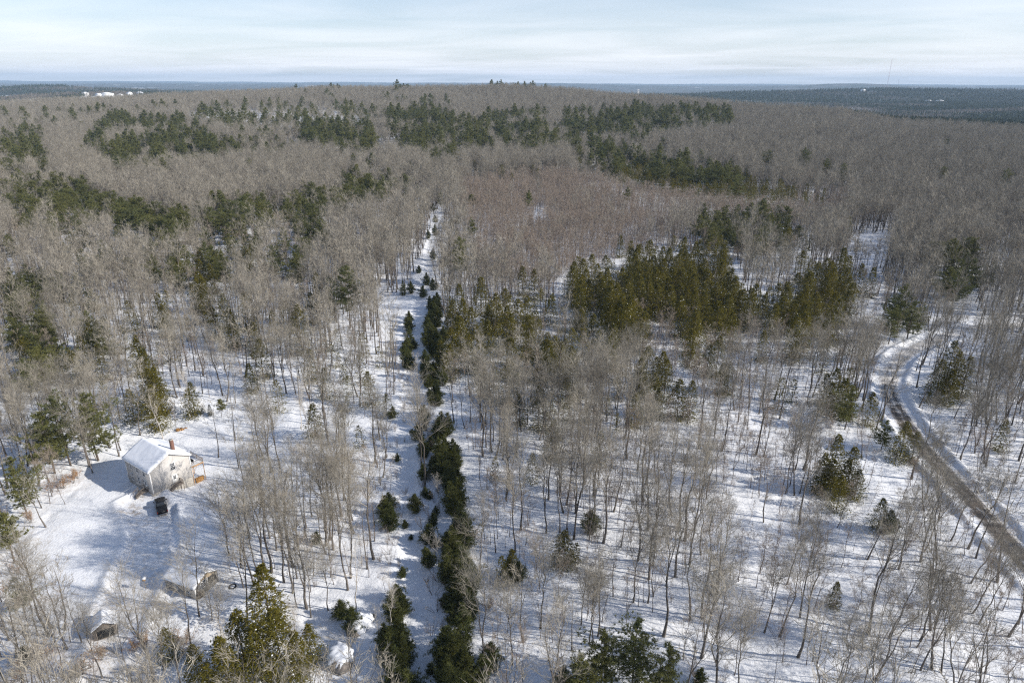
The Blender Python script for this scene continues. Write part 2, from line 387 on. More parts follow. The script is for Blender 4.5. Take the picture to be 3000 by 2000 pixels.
def road_mesh():
    P = np.array(ROAD); n = len(P); T = np.gradient(P, axis=0); T /= np.linalg.norm(T, axis=1)[:, None]
    Nn = np.stack([-T[:, 1], T[:, 0]], 1); s = np.concatenate([[0], np.cumsum(np.linalg.norm(np.diff(P, axis=0), axis=1))])
    # resample finely so that the sheet follows the ground
    ss = np.arange(0, s[-1], 0.8); cs = np.linspace(-1, 1, 13)
    px = np.interp(ss, s, P[:, 0]); py = np.interp(ss, s, P[:, 1]); nx = np.interp(ss, s, Nn[:, 0]); ny = np.interp(ss, s, Nn[:, 1])
    wd = 2.65 + 0.6 * (fbm(ss / 6, ss * 0, 51, 3) - 0.5)
    X = px[:, None] + nx[:, None] * cs[None] * wd[:, None]; Y = py[:, None] + ny[:, None] * cs[None] * wd[:, None]
    Z = hgt(X.ravel(), Y.ravel()).reshape(X.shape) + 0.05 - 0.11 * np.abs(cs)[None] ** 6
    mb = MB(); k = len(cs); i, j = np.meshgrid(np.arange(len(ss) - 1), np.arange(k - 1), indexing='ij')
    q = np.stack([i * k + j, i * k + j + 1, (i + 1) * k + j + 1, (i + 1) * k + j], -1).reshape(-1, 4)
    mb.add(np.stack([X, Y, Z], -1).reshape(-1, 3), quads=q); me = mb.mesh('road', 'gritted_road', 0.65)
    uv = me.uv_layers.new(name='UVMap'); vi = np.zeros(len(me.loops), np.int32); me.loops.foreach_get('vertex_index', vi)
    UV = np.stack([np.broadcast_to(cs[None], X.shape), np.broadcast_to(ss[:, None], X.shape)], -1).reshape(-1, 2)[vi]
    uv.data.foreach_set('uv', UV.ravel().astype(np.float32))
    tag(link('road', me), kind='structure')
road_mesh()

# ------------------------------------------------------------------ buildings
def root(name, loc, rz, label, cat, group=None):
    o = link(name, None, None, loc, (0, 0, rz)); o.empty_display_size = 0.5
    return tag(o, label, cat, group)
def prism(mb, poly, a0, a1, axis_='y'):
    """extrude a closed (x, z) outline along y (or a (y, z) outline along x)"""
    n = len(poly)
    f = (lambda p, t: (p[0], t, p[1])) if axis_ == 'y' else (lambda p, t: (t, p[0], p[1]))
    V = [f(p, a0) for p in poly] + [f(p, a1) for p in poly]
    Q = [(i, (i + 1) % n, n + (i + 1) % n, n + i) for i in range(n)]
    T = [(0, i + 1, i) for i in range(1, n - 1)] + [(n, n + i, n + i + 1) for i in range(1, n - 1)]
    mb.add(V, tris=T, quads=Q)
def snow_roof(prof_fn, x0, x1, y0, y1, nx, ny, thick, seed):
    """thick uneven snow slab lying on a roof; prof_fn gives the roof height over x"""
    xs = np.linspace(x0, x1, nx); ys = np.linspace(y0, y1, ny); X, Y = np.meshgrid(xs, ys)
    e = np.minimum(np.minimum(X - x0, x1 - X), np.minimum(Y - y0, y1 - Y))
    t = thick * (0.35 + 0.65 * sstep(0, 0.45, e)) * (0.82 + 0.4 * fbm(X / 1.6, Y / 1.6, seed, 3))
    Zb = prof_fn(X) + 0.012
    Xo = X + (fbm(Y / 0.8, X * 0, seed + 3, 2) - 0.5) * 0.25 * ((X == x0) | (X == x1)); Yo = Y + (fbm(X / 0.8, Y * 0, seed + 4, 2) - 0.5) * 0.2 * ((Y == y0) | (Y == y1))
    mb = MB(); k = nx
    i, j = np.meshgrid(np.arange(ny - 1), np.arange(nx - 1), indexing='ij')
    q = np.stack([i * k + j, i * k + j + 1, (i + 1) * k + j + 1, (i + 1) * k + j], -1).reshape(-1, 4)
    top = np.stack([Xo, Yo, Zb + t], -1).reshape(-1, 3); bot = np.stack([X, Y, Zb], -1).reshape(-1, 3); n = len(top)
    edge = [j for j in range(nx)] + [i * k + k - 1 for i in range(1, ny)] + [(ny - 1) * k + j for j in range(nx - 2, -1, -1)] + [i * k for i in range(ny - 2, 0, -1)]
    side = [(edge[a], n + edge[a], n + edge[(a + 1) % len(edge)], edge[(a + 1) % len(edge)]) for a in range(len(edge))]
    mb.add(np.concatenate([top, bot]), quads=np.concatenate([q, q[:, ::-1] + n, np.array(side)]))
    return mb
def window(parent, c, w, h, nrm, cols=3, rows=2, glass='window_glass', trim='white_trim', name='window'):
    """double-hung window in the wall plane: c centre (local), nrm 'x-' or 'y-' outward direction"""
    def P(s, z, d):
        return (c[0] - d, c[1] + s, c[2] + z) if nrm == 'x-' else ((c[0] + s, c[1] - d, c[2] + z) if nrm == 'y-' else (c[0] + d, c[1] + s, c[2] + z))
    def bx(mb, s, z, sw, sz, d, dep):
        mb.box(P(s, z, d), (dep, sw, sz) if nrm[0] == 'x' else (sw, dep, sz))
    t = 0.09; mb = MB(); bx(mb, 0, 0, w, h, 0.015, 0.03); fr = part(name, mb, glass, parent)
    mb = MB()
    for s in (-1, 1): bx(mb, s * (w / 2 + t / 2), 0, t, h + 2 * t, 0.04, 0.08)
    bx(mb, 0, h / 2 + t / 2, w, t, 0.041, 0.08); bx(mb, 0, -h / 2 - t / 2, w + 0.3, t, 0.05, 0.12); bx(mb, 0, 0, w, 0.06, 0.042, 0.06)
    part('frame', mb, trim, fr)
    if cols:
        for k in range(1, cols): mb = MB(); bx(mb, -w / 2 + w * k / cols, 0, 0.035, h, 0.034, 0.02); part('muntin', mb, trim, fr)
        for half in (-1, 1):
            for k in range(1, rows): mb = MB(); bx(mb, 0, half * h / 4 + (k / rows - 0.5) * h / 2, w, 0.035, 0.036, 0.02); part('muntin', mb, trim, fr)
    return fr
def rail(mb, p0, p1, h=0.95, n=None):
    p0 = np.array(p0, float); p1 = np.array(p1, float); L = np.linalg.norm(p1 - p0)
    up = np.array([0, 0, 1.0])
    for z, r in ((h, 0.05), (0.12, 0.035)): mb.tube([p0 + up * z, p1 + up * z], [r, r], 4)
    n = n or max(2, int(L / 0.16))
    for k in range(n + 1):
        q = p0 + (p1 - p0) * k / n; mb.tube([q + up * 0.1, q + up * h], [0.022, 0.022], 4)
def posts(mb, pts, z0, z1, r=0.06):
    for p in pts: mb.tube([(p[0], p[1], z0), (p[0], p[1], z1)], [r, r], 4)

def house():
    rz = math.atan2(HV.y, HV.x)
    R = root('house', (HX.x, HX.y, 0), rz, 'two-storey beige house with snow-covered gable roof in the snowy clearing', 'house')
    Wd, Ln, EV, RG_ = 8.6, 9.8, 5.6, 7.85
    mb = MB(); prism(mb, [(0, 0.35), (Wd, 0.35), (Wd, EV), (Wd / 2, RG_), (0, EV)], 0, Ln); wall = part('wall', mb, 'siding_beige', R)
    mb = MB(); mb.box((Wd / 2, Ln / 2, -1.2), (Wd - 0.06, Ln - 0.06, 3.1)); part('foundation', mb, 'concrete', R)
    # clapboards: thin shadow courses on the two walls in view
    mb = MB()
    for k in range(int((EV - 0.4) / 0.2)):
        z = 0.45 + k * 0.2
        mb.box((-0.008, Ln / 2, z), (0.02, Ln - 0.24, 0.03)); mb.box((Wd / 2, -0.008, z), (Wd - 0.24, 0.02, 0.03))
    for k in range(int((RG_ - EV) / 0.2)):
        z = EV + 0.05 + k * 0.2; hw = (RG_ - z) / (RG_ - EV) * Wd / 2 - 0.25
        if hw > 0.2: mb.box((Wd / 2, -0.008, z), (2 * hw, 0.02, 0.03))
    tag(part('siding', mb, 'siding_beige', wall), kind='stuff')
    for x, y in ((0, 0), (Wd, 0), (0, Ln), (Wd, Ln)):
        mb = MB(); mb.box((x, y, (0.35 + EV) / 2), (0.18, 0.18, EV - 0.37)); part('corner_board', mb, 'white_trim', R)
    ov = 0.35; sl = (RG_ - EV) / (Wd / 2)
    prof = lambda x: RG_ + 0.16 - np.abs(x - Wd / 2) * sl
    mb = MB(); e = EV - ov * sl
    prism(mb, [(-ov, e), (Wd / 2, RG_ + 0.02), (Wd / 2, RG_ + 0.16), (-ov, e + 0.14)], -ov, Ln + ov); prism(mb, [(Wd / 2, RG_ + 0.02), (Wd + ov, e), (Wd + ov, e + 0.14), (Wd / 2, RG_ + 0.16)], -ov, Ln + ov)
    roof = part('roof', mb, 'roof_shingle', R)
    part('roof_snow', snow_roof(prof, -ov - 0.1, Wd + ov + 0.1, -ov - 0.06, Ln + ov + 0.06, 41, 45, 0.36, 61), 'snow', roof, 0.65)
    mb = MB()
    for s in (-1, 1):
        a = Wd / 2 + s * (Wd / 2 + ov); 
        mb.add([(a, -ov - 0.03, e - 0.1), (Wd / 2, -ov - 0.03, RG_ - 0.08), (Wd / 2, -ov - 0.03, RG_ + 0.15), (a, -ov - 0.03, e + 0.13),
                (a, -ov + 0.02, e - 0.1), (Wd / 2, -ov + 0.02, RG_ - 0.08), (Wd / 2, -ov + 0.02, RG_ + 0.15), (a, -ov + 0.02, e + 0.13)],
               quads=[(0, 1, 2, 3), (7, 6, 5, 4), (0, 4, 5, 1), (3, 2, 6, 7), (0, 3, 7, 4), (1, 5, 6, 2)])
        mb.box((a + s * 0.012, Ln / 2, e + 0.02), (0.03, Ln + 2 * ov - 0.1, 0.24))
    part('fascia', mb, 'white_trim', roof)
    mb = MB(); mb.box((6.5, 2.0, 7.7), (0.62, 0.62, 3.6)); ch = part('chimney', mb, 'chimney_brown', roof)
    mb = MB(); mb.box((6.5, 2.0, 9.54), (0.74, 0.74, 0.09)); part('chimney_cap', mb, 'concrete', R)
    for y in (2.38, 5.05, 7.65): window(R, (0, y, 4.62), 0.85, 1.5, 'x-')
    for y in (5.1, 7.7): window(R, (0, y, 1.9), 0.85, 1.5, 'x-')
    window(R, (4.8, 0, 4.62), 0.85, 1.5, 'y-')
    def door(c, nrm):
        dx = nrm == 'x-'
        def bx(mb, s, z, sw, sz, d, dep): mb.box((c[0] - d, c[1] + s, c[2] + z) if dx else (c[0] + s, c[1] - d, c[2] + z), (dep, sw, sz) if dx else (sw, dep, sz))
        mb = MB(); bx(mb, 0, 1.02, 0.9, 2.04, 0.02, 0.06); d = part('door', mb, 'white_trim', R)
        mb = MB(); bx(mb, 0, 1.5, 0.56, 0.85, 0.055, 0.02); part('pane', mb, 'window_glass', d)
        mb = MB()
        for k in (-1, 1): bx(mb, k * 0.093, 1.5, 0.03, 0.85, 0.07, 0.02)
        for k in (-1, 1): bx(mb, 0, 1.5 + k * 0.14, 0.56, 0.03, 0.072, 0.02)
        part('muntin', mb, 'white_trim', d)
        mb = MB(); bx(mb, 0.38, 1.0, 0.05, 0.05, 0.08, 0.06); part('handle', mb, 'black_rubber', d)
        mb = MB()
        for s in (-1, 1): bx(mb, s * 0.52, 1.07, 0.12, 2.26, 0.04, 0.09)
        bx(mb, 0, 2.13, 0.92, 0.13, 0.042, 0.09); part('door_frame', mb, 'white_trim', d)
        mb = MB(); bx(mb, 0.75, 1.75, 0.12, 0.25, 0.07, 0.12); part('porch_lamp', mb, 'black_rubber', R)
    door((0, 2.4, 0.75), 'x-'); door((4.85, 0, 0.55), 'y-')
    # front steps with railings, by the shaded wall
    st = link('front_steps', None, R)
    mb = MB(); mb.box((-0.75, 2.4, 0.66), (1.4, 1.5, 0.1)); part('landing', mb, 'weathered_wood', st)
    for k in range(4):
        mb = MB(); mb.box((-1.6 - 0.28 * k, 2.4, 0.52 - 0.17 * k), (0.3, 1.3, 0.06)); part('step', mb, 'weathered_wood', st)
    mb = MB(); posts(mb, [(-0.1, 1.68), (-1.42, 1.68), (-0.1, 3.12), (-1.42, 3.12)], -0.3, 1.62)
    for y in (1.68, 3.12): rail(mb, (-0.1, y, 0.7), (-1.42, y, 0.7)); rail(mb, (-1.42, y, 0.7), (-2.6, y, 0.0))
    part('railing', mb, 'weathered_wood', st)
    # side steps running along the sunny gable wall
    st = link('side_steps', None, R)
    mb = MB(); mb.box((5.1, -0.68, 0.46), (1.5, 1.25, 0.1)); part('landing', mb, 'weathered_wood', st)
    for k in range(5):
        mb = MB(); mb.box((4.2 - 0.3 * k, -0.68, 0.3 - 0.17 * k), (0.32, 1.15, 0.06)); part('step', mb, 'weathered_wood', st)
    mb = MB(); posts(mb, [(5.8, -1.27), (4.4, -1.27), (5.8, -0.1)], -1.6, 1.42)
    rail(mb, (5.8, -1.27, 0.5), (4.4, -1.27, 0.5)); rail(mb, (4.4, -1.27, 0.5), (2.6, -1.27, -0.35)); rail(mb, (5.8, -0.1, 0.5), (5.8, -1.2, 0.5))
    part('railing', mb, 'weathered_wood', st)
    # raised back deck
    dk = link('deck', None, R)
    mb = MB(); mb.box((10.0, 2.2, 2.5), (2.8, 4.6, 0.22)); part('deck_frame', mb, 'weathered_wood', dk)
    mb = MB(); mb.box((10.0, 2.2, 2.67), (2.7, 4.5, 0.1)); part('deck_snow', mb, 'snow', dk)
    mb = MB(); mb.box((10.0, -0.12, 2.5), (2.8, 0.05, 0.26)); part('rim_board', mb, 'fresh_wood', dk)
    for p in ((8.75, -0.02), (11.32, -0.02), (11.32, 4.42)):
        mb = MB(); mb.tube([(p[0], p[1], -3.2), (p[0], p[1], 2.4)], [0.08, 0.08], 4); part('post', mb, 'fresh_wood', dk)
    mb = MB(); mb.tube([(8.75, -0.02, 1.2), (10.1, -0.02, 2.4)], [0.05, 0.05], 4); part('brace', mb, 'fresh_wood', dk)
    mb = MB(); rail(mb, (8.7, -0.05, 2.6), (11.35, -0.05, 2.6)); rail(mb, (11.35, -0.05, 2.6), (11.35, 4.45, 2.6)); posts(mb, [(8.7, -0.05), (11.35, -0.05), (11.35, 2.2), (11.35, 4.45)], 2.5, 3.7)
    part('railing', mb, 'weathered_wood', dk)
    # grill standing on the deck
    inv = Matrix.Translation((HX.x, HX.y, 0)) @ Matrix.Rotation(rz, 4, 'Z')
    q = inv @ Vector((9.4, 0.9, 2.72)); g = root('grill', q, rz, 'dark covered grill standing on the back deck', 'grill')
    mb = MB(); mb.tube([(0, -0.45, 0.85), (0, 0.45, 0.85)], [0.3, 0.3], 8); mb.box((0, 0, 0.78), (0.5, 0.9, 0.16)); part('lid', mb, 'shade_and_lid_black', g)
    for a, b in ((-1, -1), (-1, 1), (1, -1), (1, 1)):
        mb = MB(); mb.tube([(a * 0.2, b * 0.38, 0), (a * 0.2, b * 0.38, 0.72)], [0.03, 0.03], 4); part('leg', mb, 'black_rubber', g)
    # stacked firewood under the deck
    q = inv @ Vector((10.3, 0.5, 0)); q.z = hz(q.x, q.y)
    g = root('firewood_stack', q, rz, 'orange split firewood stacked under the back deck', 'firewood')
    me = []
    for v in range(4):
        mb = MB(); r = 0.09 + 0.02 * v; a0 = v; mb.tube([(0, -0.22, 0), (0, 0.22, 0)], [r, r * 0.95], 5)
        mb.add([(r * math.cos(a), -0.22, r * math.sin(a)) for a in np.arange(5) * 2 * math.pi / 5], tris=[(0, 2, 1), (0, 3, 2), (0, 4, 3)]); me.append(mb.mesh('log', 'cut_wood'))
    for k in range(54):
        link('log', random.choice(me), g, ((k % 9) * 0.21 - 0.85 + random.uniform(-.03, .03), random.uniform(-.06, .06), 0.1 + (k // 9) * 0.19), (0, random.uniform(0, 6), random.uniform(-.1, .1)))
    return R
house()

def truck():
    q = Vector((-70.15, 116.05, 0)); q.z = hz(q.x, q.y) - 0.02
    R = root('pickup_truck', q, math.atan2(0.85, -0.52), 'black pickup truck parked nose-in by the beige house', 'truck')
    def side_body():
        # lower body: extruded outline (x forward, z up), wheel arches left as cut-outs
        out = [(-2.9, 0.45), (-2.95, 0.62), (-2.93, 1.22), (-2.88, 1.3), (0.75, 1.28), (0.9, 1.26), (1.25, 1.22), (2.45, 1.12), (2.8, 1.02), (2.92, 0.85), (2.92, 0.5), (2.75, 0.42)]
        def arch(c): return [(c + 0.52 * math.cos(a), 0.4 + 0.5 * math.sin(a)) for a in np.linspace(0, math.pi, 9)]
        return out + arch(1.85) + arch(-1.75)
    bm = bmesh.new(); prof = side_body()
    va = [bm.verts.new((x, -0.97, z)) for x, z in prof]; vb = [bm.verts.new((x, 0.97, z)) for x, z in prof]
    bm.faces.new(va); bm.faces.new(vb[::-1]); n = len(prof)
    for i in range(n): bm.faces.new((va[i], vb[i], vb[(i + 1) % n], va[(i + 1) % n]))
    bmesh.ops.recalc_face_normals(bm, faces=bm.faces)
    me = bpy.data.meshes.new('body'); bm.to_mesh(me); me.materials.append(MATS['truck_paint']); b = link('body', me, R)
    md = b.modifiers.new('edge', 'BEVEL'); md.width = 0.05; md.segments = 2; md.limit_method = 'ANGLE'
    mb = MB()
    lo = [(-0.95, -0.93), (1.15, -0.93), (1.15, 0.93), (-0.95, 0.93)]; hi = [(-0.72, -0.74), (0.42, -0.74), (0.42, 0.74), (-0.72, 0.74)]
    mb.add([(x, y, 1.25) for x, y in lo] + [(x, y, 1.88) for x, y in hi], quads=[(0, 1, 5, 4), (1, 2, 6, 5), (2, 3, 7, 6), (3, 0, 4, 7), (4, 5, 6, 7)])
    cab = part('cab', mb, 'truck_paint', R, bevel=0.05)
    def pane(name, pts, off):
        mb = MB(); mb.add(np.array(pts) + np.array(off), quads=[(0, 1, 2, 3)])
        mb.add(np.array(pts) + np.array(off) * 0.3, quads=[(3, 2, 1, 0)]); part(name, mb, 'window_glass', cab)
    lerp = lambda a, b, t: np.array(a) + (np.array(b) - np.array(a)) * t
    def quad(a, b, c, d, m):   # inset quad a-b (low) c-d (high)
        cen = (np.array(a) + b + c + d) / 4; return [tuple(lerp(p, cen, m)) for p in (a, b, d, c)]
    L = [np.array((x, y, 1.25)) for x, y in lo]; Hh = [np.array((x, y, 1.88)) for x, y in hi]
    pane('windshield', quad(L[1], L[2], Hh[1], Hh[2], 0.12), (0.02, 0, 0.012)); pane('rear_window', quad(L[3], L[0], Hh[3], Hh[0], 0.14), (-0.02, 0, 0.01))
    pane('side_window', quad(L[0], L[1], Hh[0], Hh[1], 0.16), (0, -0.02, 0.01)); pane('side_window', quad(L[2], L[3], Hh[2], Hh[3], 0.16), (0, 0.02, 0.01))
    mb = MB(); mb.box((-1.92, 0, 1.315), (1.9, 1.78, 0.06)); part('bed_cover', mb, 'truck_cover', R, bevel=0.02)
    mb = MB(); mb.box((-2.955, 0, 0.92), (0.03, 1.5, 0.52)); tg = part('tailgate', mb, 'truck_paint', R)
    mb = MB(); mb.box((-2.975, 0, 1.05), (0.02, 0.25, 0.07)); part('handle', mb, 'chrome', tg)
    mb = MB(); mb.box((-3.02, 0, 0.56), (0.16, 1.8, 0.17)); part('rear_bumper', mb, 'chrome', R, bevel=0.02)
    mb = MB(); mb.box((2.97, 0, 0.58), (0.14, 1.86, 0.24)); part('front_bumper', mb, 'chrome', R, bevel=0.02)
    mb = MB(); mb.box((2.93, 0, 0.86), (0.04, 1.0, 0.26)); part('grille', mb, 'black_rubber', R)
    for s in (-1, 1):
        mb = MB(); mb.box((-2.95, s * 0.88, 1.02), (0.04, 0.14, 0.36)); part('tail_light', mb, 'tail_red', R)
        mb = MB(); mb.box((2.9, s * 0.76, 0.9), (0.06, 0.32, 0.18)); part('headlight', mb, 'lamp_clear', R)
        mb = MB(); mb.box((0.82, s * 1.14, 1.42), (0.12, 0.24, 0.22)); mb.box((0.84, s * 1.0, 1.33), (0.05, 0.2, 0.05)); part('mirror', mb, 'black_rubber', R, bevel=0.02)
        for x in (1.85, -1.75):
            w = link('wheel', None, R, (x, s * 0.84, 0.4))
            mb = MB(); mb.tube([(0, -0.13, 0), (0, -0.13, 0), (0, 0.13, 0), (0, 0.13, 0)], [0.24, 0.39, 0.39, 0.24], 18); part('tyre', mb, 'black_rubber', w)
            mb = MB(); mb.tube([(0, -0.1, 0), (0, -0.1, 0), (0, 0.1, 0), (0, 0.1, 0)], [0.01, 0.25, 0.25, 0.01], 12); part('rim', mb, 'chrome', w)
truck()

def shed(name, loc, rz, Wd, Ln, EV, RD, wallmat, gablemat, label, cat, front, seed, base=-0.6):
    R = root(name, loc, rz, label, cat)
    mb = MB(); prism(mb, [(0, base), (Wd, base), (Wd, EV), (0, EV)], 0, Ln); part('wall', mb, wallmat, R)
    mb = MB(); prism(mb, [(0, EV + 0.002), (Wd, EV + 0.002), (Wd / 2, RD)], 0, Ln); part('gable', mb, gablemat, R)
    ov = 0.25; sl = (RD - EV) / (Wd / 2); e = EV - ov * sl
    mb = MB(); prism(mb, [(-ov, e + 0.01), (Wd / 2, RD + 0.01), (Wd / 2, RD + 0.1), (-ov, e + 0.1)], -ov, Ln + ov); prism(mb, [(Wd / 2, RD + 0.01), (Wd + ov, e + 0.01), (Wd + ov, e + 0.1), (Wd / 2, RD + 0.1)], -ov, Ln + ov); rf = part('roof', mb, 'roof_shingle', R)
    part('roof_snow', snow_roof(lambda x: RD + 0.1 - np.abs(x - Wd / 2) * sl, -ov - 0.06, Wd + ov + 0.06, -ov - 0.05, Ln + ov + 0.05, 25, 29, 0.3, seed), 'snow', rf, 0.65)
    front(R); return R
def front1(R):
    window(R, (0, 1.6, 1.35), 0.6, 0.7, 'x-', 2, 1); window(R, (0, 4.2, 1.35), 0.6, 0.7, 'x-', 2, 1)
    window(R, (1.75, 0, 1.9), 1.0, 1.15, 'y-', 1, 2)
    mb = MB(); mb.box((3.55, -0.03, 1.6), (1.7, 0.05, 1.3)); part('shade_panel', mb, 'shade_and_lid_black', R)  # slab on the closed wall; shade of an open bay put into its colour
    mb = MB(); mb.box((2.62, -0.05, 1.75), (0.14, 0.12, 1.7)); part('trim_board', mb, 'white_trim', R)
    mb = MB(); mb.box((0.02, -0.05, 0.9), (0.16, 0.12, 2.6)); part('trim_board', mb, 'white_trim', R)
    # stacked split wood and odds and ends against the gable
    mb = MB()
    for k in range(40): mb.tube([(0.3 + 0.2 * (k % 6) + random.uniform(-.03, .03), -0.42, 0.05 + 0.18 * (k // 6)), (0.3 + 0.2 * (k % 6), -0.04, 0.05 + 0.18 * (k // 6))], [0.08, 0.08], 5)
    tag(part('wood_pile', mb, 'weathered_wood', R), kind='stuff')
q = Vector((-51.9, 90.1, 0)); q.z = hz(q.x, q.y)
shed('workshop', q, math.atan2(0.92, 0.39), 4.9, 6.7, 2.3, 3.55, 'shed_gray', 'shed_tan', 'grey workshop shed with snowy roof and tan gable among bare trees', 'shed', front1, 71)
def front2(R):
    mb = MB(); mb.box((1.6, -0.03, 0.85), (2.2, 0.05, 1.5)); part('shade_panel', mb, 'shade_and_lid_black', R)  # wall is solid here; near-black slab paints the shade inside the open front
    mb = MB(); mb.box((0.42, -0.05, 0.9), (0.12, 0.08, 1.75)); mb.box((2.78, -0.05, 0.9), (0.12, 0.08, 1.75)); mb.box((1.6, -0.052, 1.68), (2.4, 0.08, 0.12)); part('door_frame', mb, 'weathered_wood', R)
q = Vector((-63.6, 81.2, 0)); q.z = hz(q.x, q.y)
shed('garden_shed', q, math.atan2(0.53, 0.85) , 3.2, 2.9, 1.9, 2.9, 'weathered_wood', 'weathered_wood', 'small open-fronted wooden shed half hidden by trees below the driveway', 'shed', front2, 81)

# snow-capped boulders beside the trail
def boulder(px, py, r, seed, label):
    q = at(px, py); q.z = hz(q.x, q.y)
    R = root('boulder', q, seed, label, 'boulder', 'snow-capped boulders beside the trail')
    def blob(name, sc, zmin, mat, off, lift):
        bm = bmesh.new(); bmesh.ops.create_icosphere(bm, subdivisions=4, radius=1.0)
        for v in bm.verts:
            n = v.co.normalized(); k = 0.55 + 0.9 * float(fbm(np.array([n.x * 1.6 + seed]), np.array([n.y * 1.6 + n.z * 1.1]), 90, 3)[0])
            v.co = Vector((n.x * sc[0] * k, n.y * sc[1] * k, n.z * sc[2] * k + lift))
        me = bpy.data.meshes.new(name); bm.to_mesh(me); me.materials.append(MATS[mat]); me.polygons.foreach_set('use_smooth', np.ones(len(me.polygons), bool)); link(name, me, R, off)
    blob('rock', (r * 1.05, r * 0.85, r * 0.75), 0, 'granite', (-0.1 * r, 0, 0), r * 0.1)
    blob('snow_cap', (r * 1.2, r * 1.0, r * 0.74), 0, 'snow', (0.3 * r, -0.02 * r, 0.0), r * 0.34)
boulder(1050, 1838, 1.9, 1, 'large snow-capped boulder left of the trail, upper of two')
boulder(1000, 1945, 2.1, 2, 'large snow-capped boulder left of the trail, lower of two')
boulder(1078, 1812, 1.1, 3, 'small snow-capped boulder with a flat top behind two larger ones')

def misc():
    # log pile under the tree at the clearing edge
    q = at(532, 1245); q.z = hz(q.x, q.y)
    g = root('log_pile', q, 0.4, 'low pile of fresh-cut orange logs at the edge of the clearing', 'firewood')
    mb = MB(); mb.tube([(0, -0.3, 0), (0, 0.3, 0)], [0.15, 0.14], 7); mb.add([(0.15 * math.cos(a), -0.3, 0.15 * math.sin(a)) for a in np.arange(7) * 2 * math.pi / 7], tris=[(0, k + 1, k) for k in range(1, 6)]); me = mb.mesh('log', 'cut_wood')
    for k in range(16): link('log', me, g, (random.uniform(-1.4, 1.4), random.uniform(-.5, .5), 0.12 + 0.2 * random.random()), (0, 0, random.uniform(0, 3)))
    # bird feeder on a pole
    q = at(428, 1725); q.z = hz(q.x, q.y)
    g = root('bird_feeder', q, 0.3, 'orange-brown bird feeder with snow on top beside the grey workshop', 'bird feeder')
    mb = MB(); mb.tube([(0, 0, -0.2), (0, 0, 2.0)], [0.05, 0.04], 6); part('pole', mb, 'weathered_wood', g)
    mb = MB(); mb.box((0, 0, 2.2), (0.45, 0.4, 0.4)); part('box', mb, 'cut_wood', g)
    mb = MB(); prism(mb, [(-0.35, 2.4), (0.35, 2.4), (0, 2.65)], -0.3, 0.3); part('roof', mb, 'snow', g)
    # round fire ring
    q = at(681, 1716); q.z = hz(q.x, q.y)
    g = root('fire_ring', q, 0, 'round dark fire ring full of snow beside the grey workshop', 'fire ring')
    mb = MB(); a = np.linspace(0, 2 * np.pi, 21); mb.tube(np.stack([0.55 * np.cos(a), 0.55 * np.sin(a), 0 * a + 0.25], 1), [0.12] * 21, 6); part('ring', mb, 'black_rubber', g)
    mb = MB(); mb.tube([(0, 0, 0.0), (0, 0, 0.27), (0, 0, 0.3)], [0.5, 0.48, 0.01], 16); part('snow', mb, 'snow', g)
    # cable from the house down to the yard
    inv = Matrix.Translation((HX.x, HX.y, 0)) @ Matrix.Rotation(math.atan2(HV.y, HV.x), 4, 'Z')
    a = inv @ Vector((-0.05, 2.9, 3.4)); b = at(352, 1445); mb = MB()
    mb.tube([tuple(a.lerp(b, t) + Vector((0, 0, -1.2 * t * (1 - t)))) for t in np.linspace(0, 1, 9)], [0.03] * 9, 4)
    tag(link('overhead_cable', mb.mesh('overhead_cable', 'white_trim')), 'pale thin cable slanting from the house front down to the snow', 'cable')
misc()

# ------------------------------------------------------------------ far buildings, masts
FAR_HOMES = []
def far_house(px, py, D, w, d, h, wallm, roofm, label, rz=0.3):
    y = D; x = (px - 1500) / F_PX * D * 0.9
    for _ in range(4):      # slide along so that the base lands near that pixel
        z = hz(x, y); X, Y, _f = to_px(x, y, z + h); x += float(px - X) * float(_f) / F_PX
    FAR_HOMES.append((x, y))
    R = root('farmhouse' if h < 9 else 'long_barn', (x, y, z + 6), rz, label, 'building', 'buildings far off beyond the woods')
    mb = MB(); prism(mb, [(-w / 2, -8), (w / 2, -8), (w / 2, h * 0.6), (-w / 2, h * 0.6)], -d / 2, d / 2); part('wall', mb, wallm, R)
    mb = MB(); prism(mb, [(-w / 2 - 0.5, h * 0.6 + 0.01), (w / 2 + 0.5, h * 0.6 + 0.01), (0, h)], -d / 2 - 0.5, d / 2 + 0.5); part('roof', mb, roofm, R)
for a in ((250, 272, 2660, 22, 16, 8, 'siding_beige', 'snow', 'white-roofed building far left, leftmost of the village row', 0.3),
          (288, 274, 2550, 18, 14, 9.5, 'white_paint', 'snow', 'white building far left with a steep snowy roof, second in the village row', 1.45),
          (312, 273, 2600, 44, 18, 10, 'white_paint', 'snow', 'widest white building in the village row far left', 0.1),
          (352, 274, 2580, 20, 14, 7, 'siding_beige', 'snow', 'low white-roofed building in the village row far left, between larger ones', 0.4),
          (379, 272, 2640, 16, 14, 8.5, 'white_paint', 'snow', 'white building in the village row far left, second from its right end', 1.1),
          (410, 270, 2700, 24, 18, 10, 'shed_gray', 'snow', 'grey building at the right end of the village row far left', 0.2),
          (2528, 253, 4200, 34, 20, 9.5, 'white_paint', 'snow', 'white farm building on the far wooded rise left of the thin mast', 1.4),
          (2720, 265, 3400, 50, 22, 12, 'white_paint', 'snow', 'long white-roofed building in far woods, left of two', 1.5),
          (2752, 265, 3400, 60, 22, 12, 'barn_red', 'snow', 'long white-roofed red building in far woods, right of two', 1.55)):
    far_house(*a)
